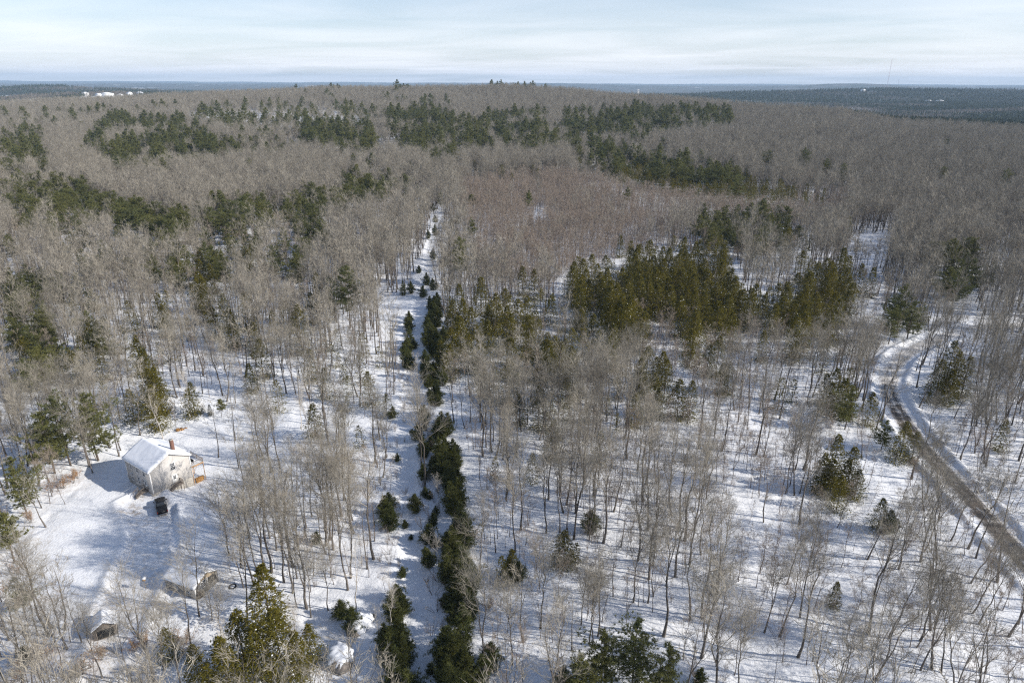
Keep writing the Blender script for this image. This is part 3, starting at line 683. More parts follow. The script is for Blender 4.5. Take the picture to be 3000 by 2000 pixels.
def mast(px, D, top_py, base_z_off, r, label, name, mat, guyed):
    x = (px - 1500) / F_PX * D * 0.93; y = D
    for _ in range(5):
        z = hz(x, y); X, Y, f = to_px(x, y, z + 30); x += float(px - X) * float(f) / F_PX
    top = 30.0
    for _ in range(30):
        X, Y, f = to_px(x, y, z + top); top += float(Y - top_py) * float(f) / F_PX * 0.95
    R = root(name, (x, y, z), 0, label, 'mast')
    mb = MB()
    if guyed:
        for k in range(3):
            a = k * 2.094; mb.tube([(r * math.cos(a), r * math.sin(a), 0), (r * math.cos(a), r * math.sin(a), top)], [0.14, 0.14], 4)
        n = int(top / 6)
        for k in range(n):
            for j in range(3):
                a, b = j * 2.094, (j + 1) * 2.094
                mb.tube([(r * math.cos(a), r * math.sin(a), top * k / n), (r * math.cos(b), r * math.sin(b), top * (k + 1) / n)], [0.12, 0.12], 3)
    else:
        mb.tube([(0, 0, 0), (0, 0, top)], [r, r * 0.6], 8)
    part('pole', mb, mat, R)
    mb = MB()
    for z_ in ((0.97, 0.90, 0.83) if not guyed else (0.55,)):
        for k in range(6):
            a = k * 1.047; rr = r + 1.1; mb.box((rr * math.cos(a), rr * math.sin(a), top * z_), (0.5, 0.5, 2.2))
            mb.tube([(0, 0, top * z_), (rr * math.cos(a), rr * math.sin(a), top * z_)], [0.08, 0.08], 3)
    part('antenna', mb, 'white_paint' if not guyed else mat, R)
mast(1869, 1750, 262, 0, 0.75, 'pale cell tower pole rising from the woods right of the wooded hilltop', 'cell_tower', 'galvanized', False)
mast(2596, 5000, 172, 0, 1.6, 'tall thin radio mast on the far right horizon', 'radio_mast', 'mast_red', 0.65)
mast(2627, 5000, 231, 0, 1.8, 'shorter lattice mast beside the tall thin one on the horizon', 'lattice_mast', 'galvanized', 0.65)

# ------------------------------------------------------------------ tree prototypes (trunk mesh, crown mesh)
def unit(v): return v / (np.linalg.norm(v, axis=-1, keepdims=True) + 1e-9)
def perp(d, rng):
    r = rng.normal(size=d.shape); r -= (r * d).sum(-1, keepdims=True) * d; return unit(r)
def twigs(mb, P, D, L, w, rng):
    """thin tapered slivers"""
    s = perp(D, rng) * np.asarray(w)[:, None] * 0.5
    mb.tris(P - s, P + s, P + D * np.asarray(L)[:, None])

def hardwood(seed, h, r0, lod=0, clear=0.45, spread=0.26, mats=('hardwood_bark', 'hardwood_twig'), thin=1.0, lean=0.03, fork=0.5, fine=1.0):
    rng = np.random.default_rng(seed); T = MB(); C = MB()
    n = 9 if lod == 0 else 5
    zs = np.linspace(0, 1, n); wob = np.cumsum(rng.normal(0, 0.011, (n, 2)), 0) * h; ln = rng.normal(0, lean, 2)
    P = np.stack([wob[:, 0] + ln[0] * zs * h, wob[:, 1] + ln[1] * zs * h, zs * h * 0.93], 1); P[0, :2] = 0; P[:, 2] -= 0.4 * (zs == 0)
    R = r0 * (1 - 0.86 * zs ** 0.9); R[0] *= 1.35
    T.tube(P, R, 7 if lod == 0 else 4)
    leaders = [(P, R, 0.0)]
    if rng.random() < fork:
        k = int(n * rng.uniform(0.35, 0.6)); b = rng.uniform(0, 6.28); m = n - k
        out = np.linspace(0, 1, m)[:, None] ** 0.8 * np.array([[math.cos(b), math.sin(b)]]) * h * rng.uniform(0.09, 0.2)
        Q = P[k:].copy(); Q[:, :2] += out + np.cumsum(rng.normal(0, 0.006, (m, 2)), 0) * h; Q[:, 2] = np.linspace(P[k, 2], h * rng.uniform(0.8, 0.95), m)
        T.tube(Q, R[k:] * 0.85, 6 if lod == 0 else 3); leaders.append((Q, R[k:] * 0.85, 1.0))
    nl = int((17, 9, 6)[lod] * thin); segs = (4, 3, 2)[lod]
    SB, SD, SL, SR_ = [], [], [], []      # sub-branch seeds
    for li, (LP, LR, _) in enumerate(leaders):
        t0 = clear if li == 0 else 0.15
        for i in range(nl if li == 0 else int(nl * 0.6)):
            t = t0 + (1 - t0) * (i + rng.random()) / nl if li == 0 else rng.uniform(t0, 1)
            t = min(t, 0.99); f = t * (len(LP) - 1); k = int(f); p = LP[k] + (LP[min(k + 1, len(LP) - 1)] - LP[k]) * (f - k); rr = np.interp(f, np.arange(len(LR)), LR)
            az = rng.uniform(0, 6.28); el = rng.uniform(0.45, 1.05) + 0.25 * t
            d = np.array([math.cos(az) * math.cos(el), math.sin(az) * math.cos(el), math.sin(el)])
            L = h * spread * (1.15 - 0.75 * abs(t - 0.6)) * rng.uniform(0.65, 1.25)
            pts = [p]; dd = d
            for s_ in range(segs): dd = unit(dd + rng.normal(0, 0.16, 3) + np.array([0, 0, 0.10])); pts.append(pts[-1] + dd * L / segs)
            pts = np.array(pts); r_ = max(0.015, min(rr * 0.6, 0.026 * L)) * np.linspace(1, 0.3, segs + 1)
            C.tube(pts, r_, 4 if lod == 0 else 3)
            nb = (7, 5, 4)[lod]
            tt = rng.uniform(0.2, 1.0, nb); ff = tt * segs; kk = np.minimum(ff.astype(int), segs - 1)
            b = pts[kk] + (pts[kk + 1] - pts[kk]) * (ff - kk)[:, None]; bd = unit(unit(pts[kk + 1] - pts[kk]) + perp(unit(pts[kk + 1] - pts[kk]), rng) * rng.uniform(0.5, 1.1, nb)[:, None] + np.array([0, 0, 0.15]))
            SB.append(b); SD.append(bd); SL.append(L * rng.uniform(0.3, 0.6, nb) * (1.2 - 0.5 * tt)); SR_.append(np.full(nb, 0.011 * L))
    SB, SD, SL = np.concatenate(SB), np.concatenate(SD), np.concatenate(SL)
    def ribs(Pb, Db, Lb, w0):
        """two-step bent slivers; returns the seeds of the next order"""
        w = np.maximum(w0 * Lb, (0.016, 0.03, 0.05)[lod] * fine); s = perp(Db, rng) * w[:, None] * 0.5; M = Pb + Db * Lb[:, None] * 0.5
        D2 = unit(Db + rng.normal(0, 0.25, Db.shape) + np.array([0, 0, 0.12])); E = M + D2 * Lb[:, None] * 0.5; n_ = len(Pb)
        V = np.stack([Pb - s, Pb + s, M + s * 0.7, M - s * 0.7, E], 1).reshape(-1, 3); o = np.arange(n_)[:, None] * 5
        C.add(V, tris=np.concatenate([o + np.array([[3, 2, 4]])]), quads=o + np.array([[0, 1, 2, 3]])); return M, D2
    M, D2 = ribs(SB, SD, SL, 0.022)
    def nxt(Pb, Db, Lb, M, D2, n_, lo, hi):
        t = rng.uniform(0.15, 1.0, (len(Pb), n_)); a = t[..., None] < 0.5
        p = np.where(a, Pb[:, None] + (M - Pb)[:, None] * (t[..., None] * 2), M[:, None] + D2[:, None] * (Lb[:, None, None] * 0.5) * (t[..., None] * 2 - 1)).reshape(-1, 3)
        d0 = np.where(a, Db[:, None], D2[:, None]).reshape(-1, 3)
        d = unit(d0 + perp(d0, rng) * rng.uniform(0.4, 1.0, (len(d0), 1)) + np.array([0, 0, 0.12]))
        return p, d, np.repeat(Lb, n_) * rng.uniform(lo, hi, len(p))
    if lod == 0:
        p, d, L = nxt(SB, SD, SL, M, D2, 5, 0.4, 0.7); M, D2 = ribs(p, d, L, 0.017)
        p, d, L = nxt(p, d, L, M, D2, 5, 0.45, 0.8); twigs(C, p, d, L, np.full(len(p), 0.012), rng)
    elif lod == 1:
        p, d, L = nxt(SB, SD, SL, M, D2, 8, 0.45, 0.85); twigs(C, p, d, L, np.full(len(p), 0.04 * fine), rng)
        q, d, L = nxt(SB, SD, SL, M, D2, 6, 0.3, 0.6); twigs(C, q, d, L, np.full(len(q), 0.035 * fine), rng)
    else:
        p, d, L = nxt(SB, SD, SL, M, D2, 6, 0.5, 1.0); twigs(C, p, d, L, np.full(len(p), 0.075), rng)
    return T.mesh('trunk', mats[0], True), C.mesh('crown', mats[1])

def tufts(mb, P, D, size, n, width, rng, up=0.35):
    """bunches of needle blades round each point"""
    m = len(P); Pr = np.repeat(P, n, 0); Dr = np.repeat(D, n, 0)
    d = unit(Dr * 0.55 + rng.normal(0, 0.6, (m * n, 3)) + np.array([0, 0, up])); L = np.repeat(np.broadcast_to(size, (m,)), n) * rng.uniform(0.6, 1.25, m * n)
    s = perp(d, rng) * (L * width)[:, None] * 0.5; Pr = Pr + rng.normal(0, 0.12, Pr.shape) * np.repeat(np.broadcast_to(size, (m,)), n)[:, None]
    mb.tris(Pr - s, Pr + s, Pr + d * L[:, None])

def pine(seed, h, lod=0, clear=0.4, width=0.17, mats=('pine_bark', 'pine_needle'), dense=1.0, ragged=0.4, r0=None):
    rng = np.random.default_rng(seed); T = MB(); C = MB()
    n = 8 if lod == 0 else 4; zs = np.linspace(0, 1, n); wob = np.cumsum(rng.normal(0, 0.004, (n, 2)), 0) * h
    P = np.stack([wob[:, 0], wob[:, 1], zs * h * 0.97], 1); P[0, :2] = 0; P[0, 2] = -0.4; r0 = r0 or 0.013 * h + 0.02
    T.tube(P, r0 * (1 - 0.92 * zs), 7 if lod == 0 else 4)
    nw = int((13, 10, 7)[lod] * dense * (1 - clear) / 0.6); side = rng.uniform(0, 6.28)
    BP, BD, BS = [], [], []
    for i in range(nw):
        t = clear + (1 - clear) * (i + 0.4 * rng.random()) / nw; z = t * h * 0.97; c = np.array([np.interp(t, zs, P[:, 0]), np.interp(t, zs, P[:, 1]), z])
        u = (t - clear) / (1 - clear)
        L0 = h * width * (0.6 + 0.95 * min(1, u * 3.2)) * (1 - u) ** (0.88 if h > 9 else 1.05) + (0.25 if h > 9 else 0.1)
        nb = rng.integers(4, 7) if lod < 2 else 4
        a0 = rng.uniform(0, 6.28)
        for k in range(nb):
            az = a0 + k * 6.28 / nb + rng.normal(0, 0.25)
            L = L0 * (1 + ragged * rng.normal()) * (1 + 0.18 * math.cos(az - side)); L = max(0.3, L)
            if rng.random() < 0.10 * ragged / 0.35: continue
            el = 0.05 + 0.75 * u ** 2 + rng.normal(0, 0.1)
            d = np.array([math.cos(az) * math.cos(el), math.sin(az) * math.cos(el), math.sin(el)])
            tip = c + d * L + np.array([0, 0, 0.12 * L]); mid = (c + tip) / 2 + np.array([0, 0, -0.06 * L])
            if lod < 2: C.tube([c, mid, tip], [max(0.02, 0.018 * L), 0.02, 0.008], 3)
            m = max(3, int(L * (7.0, 3.6, 1.6)[lod] * (1.0 if h > 9 else 2.2))) if lod < 2 else 3
            tt = rng.uniform(0.22, 1.05, m); b = c + (tip - c) * tt[:, None]; sd = np.array([-d[1], d[0], 0]); sd /= np.linalg.norm(sd) + 1e-9
            off = rng.normal(0, 0.17, m) * L * (0.35 + tt); b = b + sd * off[:, None]; b[:, 2] += rng.normal(0.02, 0.035 if h > 9 else 0.07, m) * L - 0.05 * L * (1 - tt)
            BP.append(b); BD.append(np.tile(d, (m, 1)) + sd * np.sign(off)[:, None] * 0.4); BS.append(np.full(m, (0.52, 0.9, 1.9)[lod] * (0.72 + 0.02 * h) * (1.0 if h > 9 else 0.72)))
    BP.append(np.array([[P[-1, 0], P[-1, 1], h * 0.96]])); BD.append(np.array([[0, 0, 1.0]])); BS.append(np.array([0.7]))
    tufts(C, np.concatenate(BP), np.concatenate(BD), np.concatenate(BS), (10, 8, 5)[lod] if h > 9 else 9, (0.2, 0.32, 0.5)[lod] if h > 9 else 0.16, rng, 0.2 if h > 9 else 0.45)
    return T.mesh('trunk', mats[0], True), C.mesh('crown', mats[1])

def hemlock(seed, h, lod=0, clear=0.06, width=0.2, mats=('pine_bark', 'hemlock_needle'), dense=1.0, snow=True):
    rng = np.random.default_rng(seed); T = MB(); C = MB()
    T.tube([(0, 0, -0.4), (0, 0, h * 0.5), (0, 0, h * 0.97)], [0.012 * h + 0.03, 0.008 * h, 0.01], 6 if lod == 0 else 4)
    nb = int(h * (21, 10, 4)[lod] * dense); i = np.arange(nb); u = (i + rng.random(nb)) / nb; u = u ** 1.15
    az = i * 2.39996 + rng.normal(0, 0.3, nb); z = h * (clear + (1 - clear) * u)
    lobes = 1 + 0.22 * np.sin(az * 2 + seed) + 0.15 * np.sin(az * 3 + u * 9 + seed * 2)
    L = (h * width * (1 - u) ** 0.8 * (0.72 + 0.6 * np.minimum(1, u * 5)) * lobes * (1 + 0.28 * rng.normal(size=nb)) + 0.15).clip(0.12)
    el = 0.25 - 0.55 * (1 - u) + rng.normal(0, 0.12, nb)
    D = np.stack([np.cos(az) * np.cos(el), np.sin(az) * np.cos(el), np.sin(el)], 1); c = np.stack([0 * z, 0 * z, z], 1)
    m = (9, 5, 3)[lod]; tt = np.sqrt(rng.uniform(0.06, 1.0, (nb, m))); p = c[:, None] + D[:, None] * (L[:, None] * tt)[..., None]
    p[..., 2] -= 0.16 * L[:, None] * tt ** 2; sd = np.stack([-np.sin(az), np.cos(az), 0 * az], 1)
    off = rng.normal(0, 0.22, (nb, m)) * L[:, None]; p = p + sd[:, None] * off[..., None]
    Pf = p.reshape(-1, 3); Df = unit(np.repeat(D, m, 0) + rng.normal(0, 0.35, (nb * m, 3)) + np.array([0, 0, -0.12]))
    k = 2 if lod < 2 else 1; Pf = np.repeat(Pf, k, 0); Df = unit(np.repeat(Df, k, 0) + rng.normal(0, 0.3, (nb * m * k, 3)))
    Lf = rng.uniform(0.35, 0.8, len(Pf)) * (0.8, 1.15, 2.0)[lod]; hor = unit(np.cross(Df, np.array([0, 0, 1.0])) + rng.normal(0, 0.35, Df.shape)); s = hor * (Lf * 0.33)[:, None] * 0.5
    q = Pf + Df * (Lf * 0.45)[:, None]; n_ = len(Pf)
    V = np.stack([Pf, q + s, Pf + Df * Lf[:, None], q - s], 1).reshape(-1, 3); C.add(V, quads=np.arange(n_ * 4).reshape(-1, 4))
    S = None
    if snow:
        S = MB(); g = rng.choice(len(Pf), 26); a = Pf[g] + np.array([0, 0, 0.08]); e = rng.uniform(0.09, 0.2, (26, 1))
        d1 = unit(rng.normal(size=(26, 3)) * np.array([1, 1, 0.3])); d2 = unit(np.cross(d1, np.array([0, 0, 1.0])) + 0.01)
        top = a + np.array([0, 0, 0.12]); S.tris(a - d1 * e, a + d2 * e, top); S.tris(a + d2 * e, a + d1 * e, top); S.tris(a + d1 * e, a - d2 * e, top); S.tris(a - d2 * e, a - d1 * e, top)
        S = S.mesh('snow_clump', 'snow')
    return T.mesh('trunk', mats[0]), C.mesh('crown', mats[1]), S

def shrub(seed, h, mats=('red_bark', 'red_twig'), leaves=False):
    rng = np.random.default_rng(seed); T = MB(); C = MB(); ns = rng.integers(6, 11)
    tips = []
    for k in range(ns):
        az = rng.uniform(0, 6.28); o = rng.uniform(0.1, 0.55); L = h * rng.uniform(0.6, 1.0)
        d = unit(np.array([math.cos(az) * o, math.sin(az) * o, 1.0])); p = np.array([math.cos(az), math.sin(az), 0]) * rng.uniform(0, 0.15) * h * 0.5; pts = [p - np.array([0, 0, .2])]
        for s_ in range(4): d = unit(d + rng.normal(0, 0.1, 3)); pts.append(pts[-1] + d * L / 4)
        pts = np.array(pts); T.tube(pts, np.linspace(0.03, 0.008, 5), 3); t = rng.uniform(0.3, 1, 14) * 4; kk = np.minimum(t.astype(int), 3)
        b = pts[kk] + (pts[kk + 1] - pts[kk]) * (t - kk)[:, None]; dd = unit(np.tile(d, (14, 1)) + rng.normal(0, 0.45, (14, 3))); ll = L * rng.uniform(0.15, 0.35, 14)
        twigs(C, b, dd, ll, np.full(14, 0.022), rng); tips.append(b + dd * ll[:, None] * 0.6)
        b2 = np.repeat(b + dd * ll[:, None] * 0.4, 3, 0); d3 = unit(np.repeat(dd, 3, 0) + rng.normal(0, 0.5, (42, 3))); twigs(C, b2, d3, np.repeat(ll, 3) * 0.6, np.full(42, 0.018), rng)
    Lf = None
    if leaves:
        Lf = MB(); b = np.repeat(np.concatenate(tips), 5, 0); b = b + rng.normal(0, 0.16, b.shape); d = unit(rng.normal(size=b.shape) + np.array([0, 0, -0.6])); s = perp(d, rng) * 0.05
        Lf.tris(b - s, b + s, b + d * 0.16); Lf = Lf.mesh('leaves', 'beech_leaf')
    return T.mesh('trunk', mats[0]), C.mesh('crown', mats[1]), Lf

# ------------------------------------------------------------------ kinds of tree
KINDS = {}
def kind(name, near, mid, far=None): KINDS[name] = dict(near=near, mid=mid, far=far or mid, pts=[])
HW = [(18.5, .20, .42, .27), (20, .22, .48, .24), (17, .16, .5, .24), (19.5, .19, .38, .25), (16, .14, .45, .26), (21, .24, .52, .25), (18, .17, .55, .22), (15, .13, .4, .28)]
kind('hardwood_tree', [hardwood(100 + i, *a[:2], lod=0, clear=a[2], spread=a[3]) for i, a in enumerate(HW)],
     [hardwood(140 + i, *a[:2], lod=1, clear=a[2], spread=a[3]) for i, a in enumerate(HW[:6])], [hardwood(170 + i, *a[:2], lod=2, clear=a[2], spread=a[3]) for i, a in enumerate(HW[:5])])
SA = [(10, .06, .3, .17), (8.5, .05, .35, .18), (11.5, .07, .4, .15), (7, .04, .3, .2), (9.5, .055, .25, .16)]
kind('young_hardwood', [hardwood(200 + i, *a[:2], lod=0, clear=a[2], spread=a[3], mats=('red_bark', 'red_twig'), thin=.55, lean=0.06, fork=0.35) for i, a in enumerate(SA)],
     [hardwood(220 + i, *a[:2], lod=1, clear=a[2], spread=a[3], mats=('red_bark', 'red_twig'), thin=0.9, lean=0.05, fork=0.4, fine=0.6) for i, a in enumerate(SA)])
kind('birch_tree', [hardwood(240 + i, h, .12, lod=0, clear=.4, spread=.22, mats=('birch_bark', 'birch_bark'), thin=.7, lean=0.07, fork=0.6) for i, h in enumerate((14, 12.5, 15))], None)
kind('white_pine', [pine(300 + i, *a, lod=0, clear=c, width=w) for i, (a, c, w) in enumerate((((22,), .3, .19), ((20,), .42, .21), ((24,), .28, .17), ((18,), .35, .22), ((21,), .22, .2), ((15,), .2, .22)))],
     [pine(320 + i, *a, lod=1, clear=c, width=w) for i, (a, c, w) in enumerate((((22,), .35, .17), ((20,), .42, .19), ((23,), .3, .15), ((17,), .3, .18)))])
kind('hemlock_tree', [hemlock(400 + i, h, 0, width=w) for i, (h, w) in enumerate(((15, .24), (13, .28), (16.5, .21), (12, .25), (14, .27)))], [hemlock(420 + i, h, 1, width=w, snow=False)[:2] for i, (h, w) in enumerate(((14, .25), (12, .27)))])
kind('young_pine', [pine(500 + i, h, lod=0, clear=.03, width=w, mats=('pine_bark', 'young_pine_needle'), dense=.9, ragged=.25, r0=.06) for i, (h, w) in enumerate(((5.5, .27), (4.5, .29), (6.5, .23), (3.6, .3)))],
     [pine(520, 5, lod=1, clear=.03, width=.3, mats=('pine_bark', 'young_pine_needle'), r0=.06)])
kind('shrub', [shrub(600 + i, h) for i, h in enumerate((3.2, 2.6, 3.8))], None)
kind('beech_sapling', [shrub(620 + i, h, ('hardwood_bark', 'hardwood_twig'), True) for i, h in enumerate((3.6, 4.4, 2.8))], None)
NOM = {'hardwood_tree': [a[0] for a in HW], 'young_hardwood': [a[0] for a in SA], 'birch_tree': [14, 12.5, 15], 'white_pine': [22, 20, 24, 18, 21, 15], 'hemlock_tree': [15, 13, 16.5, 12, 14], 'young_pine': [5.5, 4.5, 6.5, 3.6], 'shrub': [3.2, 2.6, 3.8], 'beech_sapling': [3.6, 4.4, 2.8]}
NOM_MID = {'hardwood_tree': [a[0] for a in HW[:6]], 'young_hardwood': [a[0] for a in SA], 'white_pine': [22, 20, 23, 17], 'hemlock_tree': [14, 12], 'young_pine': [5]}

# every tree: x, y, z, height, lean_x, lean_y, label or None
TREES = {k: [] for k in KINDS}
OPEN = []
def put(k, x, y, h, label=None, lean=(0, 0)): TREES[k].append((x, y, h, lean[0], lean[1], label))
def by_top(k, px, py, h, label=None):
    g = 0.0
    for _ in range(4):
        q = at(px, py, g + h); g = hz(q.x, q.y)
    put(k, q.x, q.y, h, label); OPEN.append((q.x, q.y, h, 0.95 if label else 0.82))
def by_base(k, px, py, h, label=None):
    g = 0.0
    for _ in range(3):
        q = at(px, py, g); g = hz(q.x, q.y)
    put(k, q.x, q.y, h, label)

WP = [  # white pines by the pixel of their tip
 (338, 455, 23, 'lower of two white pines rising together from grey hardwoods at upper left'), (366, 440, 25, 'taller of two white pines rising together from grey hardwoods at upper left'),
 (1058, 518, 17, 'lone dark conical pine among grey hardwoods left of the trail end'), (1010, 772, 23, 'tall dark pine with layered boughs standing alone left of the trail'),
 (1345, 690, 21, 'tall yellow-green pine at the right edge of the trail clearing'), (2360, 430, 27, 'tallest layered pine at the right end of the dark stand'),
 (2425, 462, 22, 'slim pine just right of the tallest layered pine'), (2475, 476, 21, 'last pine at the right tip of the dark stand'), (2238, 442, 21, 'left tree of the pine pair left of the tallest layered pine'), (2256, 437, 22, 'right tree of the pine pair left of the tallest layered pine'),
 (2776, 405, 20, 'lone pine in distant grey hardwoods at right, upper of three'), (2765, 486, 19, 'lone spreading pine in grey hardwoods at right, middle of three'), (2955, 490, 22, 'lone pine near the right edge in grey hardwoods'), (2912, 352, 18, 'lone pine at far upper right before the dark conifer belt'),
 (1945, 380, 19, 'lone flat-topped pine below the dark pine stand'), (2238, 585, 19, 'tallest pale pine behind the olive hemlock grove'), (2312, 602, 17, 'pale pine right of the tallest one behind the olive grove'),
 (2068, 622, 15, None), (2100, 615, 16, None), (2135, 640, 14, None), (2180, 620, 15, None), (2210, 630, 14, None), (2230, 660, 13, None), (2280, 625, 15, None), (2050, 650, 13, None), (2150, 660, 13, None), (2345, 650, 13, None),
 (2795, 690, 20, 'tallest yellowish pine in the cluster above the road bend'), (2842, 690, 18, None), (2820, 760, 16, None), (2862, 755, 16, None), (2780, 780, 13, None), (2655, 830, 16, 'yellow-green layered pine above the plowed road bend'),
 (2500, 1128, 12, 'bright green bushy pine standing left of the road bend'), (2600, 1230, 8, None),
 (155, 1160, 17, 'middle pine of the trio at the left edge of the house clearing'), (240, 1148, 17, 'right pine of the trio at the left edge of the house clearing'), (112, 1205, 15, 'left pine of the trio at the left edge of the house clearing'),
 (30, 1335, 13, 'pine at the left frame edge beside the snowy clearing'), (-10, 1480, 12, None), (40, 1690, 7, None),
 (120, 895, 15, None), (110, 1015, 12, None), (60, 1050, 12, None), (160, 985, 13, None), (40, 930, 12, None), (95, 800, 12, None), (20, 690, 13, None), (120, 780, 11, None),
 (1035, 455, 17, None), (1090, 462, 16, None), (1075, 470, 15, None), (730, 470, 18, None), (1380, 560, 14, None), (1550, 565, 13, None), (1840, 560, 11, None), (1380, 645, 12, None), (1190, 560, 10, None), (1220, 545, 11, None), (1240, 540, 11, None), (1275, 625, 8, None), (1340, 630, 8, None),
 (640, 1160, 6, None), (30, 815, 12, None), (185, 650, 12, None), (2130, 600, 15, None), (2560, 300, 16, None), (2740, 300, 16, None), (2480, 318, 18, None), (2520, 322, 16, None)]
for a in WP: by_top('white_pine', *a)
HM = [(870, 893, 16, 'slim pointed hemlock between the tall pine and the house clearing'), (415, 1022, 15, 'tall olive hemlock behind the house at the clearing edge'), (430, 1080, 12, None), (440, 1130, 12, None), (375, 1140, 9, None), (555, 1120, 9, None), (548, 1150, 7, None), (612, 1185, 3, 'small young hemlock at the back edge of the house clearing'), (590, 1190, 2, None),
 (625, 735, 13, None), (650, 745, 11, None), (610, 775, 12, None), (640, 700, 11, None), (735, 720, 12, None), (820, 740, 11, None), (835, 750, 10, None), (460, 860, 12, None), (300, 930, 12, None), (370, 880, 11, None), (390, 905, 10, None), (560, 830, 11, None), (585, 860, 11, None), (620, 900, 11, None), (480, 880, 10, None), (205, 860, 11, None),
 (1345, 832, 14, 'wide dark hemlock at the right edge of the trail, left of a pair'), (1408, 812, 14, 'olive hemlock at the right edge of the trail, right of a pair'), (1325, 880, 12, None), (1380, 900, 11, None), (1440, 880, 11, None), (1480, 845, 12, None), (1530, 780, 12, None), (1565, 790, 12, None), (1585, 860, 10, None), (1620, 850, 9, None), (1290, 1010, 8, None), (1320, 960, 10, None), (1460, 960, 9, None), (1740, 920, 11, None), (1760, 945, 9, None), (1680, 1010, 8, None), (1600, 985, 8, None), (1540, 1010, 8, None), (1500, 930, 9, None),
 (1818, 690, 11, 'lone slender hemlock in reddish saplings above the olive grove'), (1900, 1015, 11, 'bushy hemlock standing before the olive grove, left of two'), (1945, 1030, 10, None), (1880, 1050, 10, None), (2030, 965, 12, None), (2110, 985, 12, None), (2080, 1010, 10, None), (2240, 970, 10, None), (1930, 1140, 8, None), (2290, 1120, 8, None), (2330, 1100, 8, None), (1810, 1200, 6, None),
 (2180, 848, 13, 'broad hemlock in the gap right of the olive grove'), (2285, 830, 13, None), (2300, 870, 13, None), (2355, 735, 14, 'tall dark hemlock near the snowy gap at right'), (2370, 790, 14, None), (2475, 725, 18, 'tallest dark spruce-like hemlock at right above the woods road'), (2440, 765, 14, None), (2465, 810, 14, None), (2490, 850, 13, None), (2528, 772, 12, None), (2562, 785, 12, 'dark slim hemlock left of the upper road'), (2360, 850, 12, None), (2400, 875, 11, None), (2420, 905, 10, None), (2275, 890, 12, None), (2330, 880, 11, None), (2155, 820, 11, None), (2120, 840, 12, None), (2490, 632, 12, 'dark pointed hemlock standing apart in grey hardwoods at right'), (2250, 620, 11, None), (2440, 910, 10, None),
 (2800, 1000, 15, 'big dark hemlock right of the road bend'), (2815, 1030, 12, None), (2460, 1275, 11, 'dark hemlock clump leader left of the straight road'), (2490, 1345, 8, None), (2430, 1360, 7, None), (2660, 1235, 9, 'dark hemlock against the road below the bend'), (2455, 1080, 11, None), (2440, 1120, 9, None), (2590, 1460, 7, None), (2455, 1705, 5, 'small dark conifer alone in the snowy woods at lower right'), (1655, 1555, 7, 'small dark hemlock in open woods right of the trail'), (1500, 1610, 6, None), (1470, 1640, 5, None), (1690, 1580, 5, None),
 (2950, 1230, 8, None), (2080, 590, 12, None), (2765, 1055, 12, None), (2845, 1045, 12, None), (2795, 1085, 10, None), (2420, 1330, 9, None), (2505, 1310, 10, None), (2470, 1395, 8, None), (2445, 1345, 9, None), (2520, 1375, 7, None), (2690, 1265, 8, None), (2640, 1275, 7, None), (2480, 1110, 11, None), (2425, 1095, 9, None), (1640, 1580, 6, None), (1675, 1600, 5, None), (1560, 1340, 6, None), (1450, 1330, 6, None), (2560, 1150, 9, None),
 (765, 1655, 12, 'snow-flecked conifer right of the grey workshop'), (690, 1790, 10, None), (800, 1785, 12, 'dense dark hemlock at the bottom left below the workshop'), (740, 1830, 10, None), (640, 1870, 10, None), (860, 1850, 8, None), (560, 1890, 7, None), (880, 1950, 6, None), (480, 1840, 6, None), (600, 1930, 8, None), (900, 1830, 7, None),
 (1470, 490, 14, None), (1500, 500, 13, None), (1390, 478, 13, None), (1405, 485, 12, None), (1560, 490, 12, None), (1575, 500, 11, None), (2040, 555, 9, None), (2380, 530, 9, None), (1885, 530, 9, None)]
for a in ((1768, 1850, 11, 'left of three yellow-green pines at the bottom right of centre'), (1866, 1815, 13, 'tallest of three yellow-green pines at the bottom right of centre'), (1962, 1888, 11, 'right of three yellow-green pines at the bottom right of centre'), (1700, 1930, 8, None)): by_top('white_pine', *a)
for a in HM: by_top('hemlock_tree', *a)
YP = [(1165, 1350, 2.0), (1187, 1545, 1.8), (1152, 1225, 3.4), (1225, 1290, 4.6), (1240, 1330, 4.4), (1218, 1500, 4.2), (1255, 1590, 4.0), (1200, 1010, 6.5), (1190, 1040, 5), (1270, 1000, 6), (1260, 960, 5), (1280, 1050, 5), (1182, 865, 6), (1205, 860, 5), (1250, 835, 5.5), (1240, 870, 4.5), (1268, 850, 5), (1228, 800, 3.5), (1262, 1970, 1.8), (1245, 1240, 5), (1205, 1580, 1.2), (1275, 690, 6), (1255, 700, 5), (1340, 700, 6), (1270, 760, 5), (1300, 780, 6), (1320, 770, 6), (1490, 1690, 4), (1520, 1700, 4), (1730, 1560, 5), (1650, 2010, 3.5), (2050, 2005, 3), (2600, 1560, 5), (1410, 1990, 4.5), (1440, 1960, 5), (120, 1290, 5), (80, 1930, 2.5), (930, 1590, 2.5), (1035, 1840, 4), (1000, 1810, 3.5), (1180, 1690, 2.2), (1290, 1990, 3)]
for i, a in enumerate(YP): by_base('young_pine', *a, label='tiny pine growing alone in the middle of the snowy trail' if i == 1 else ('small pine alone at the bottom of the snowy trail' if i == 18 else None))
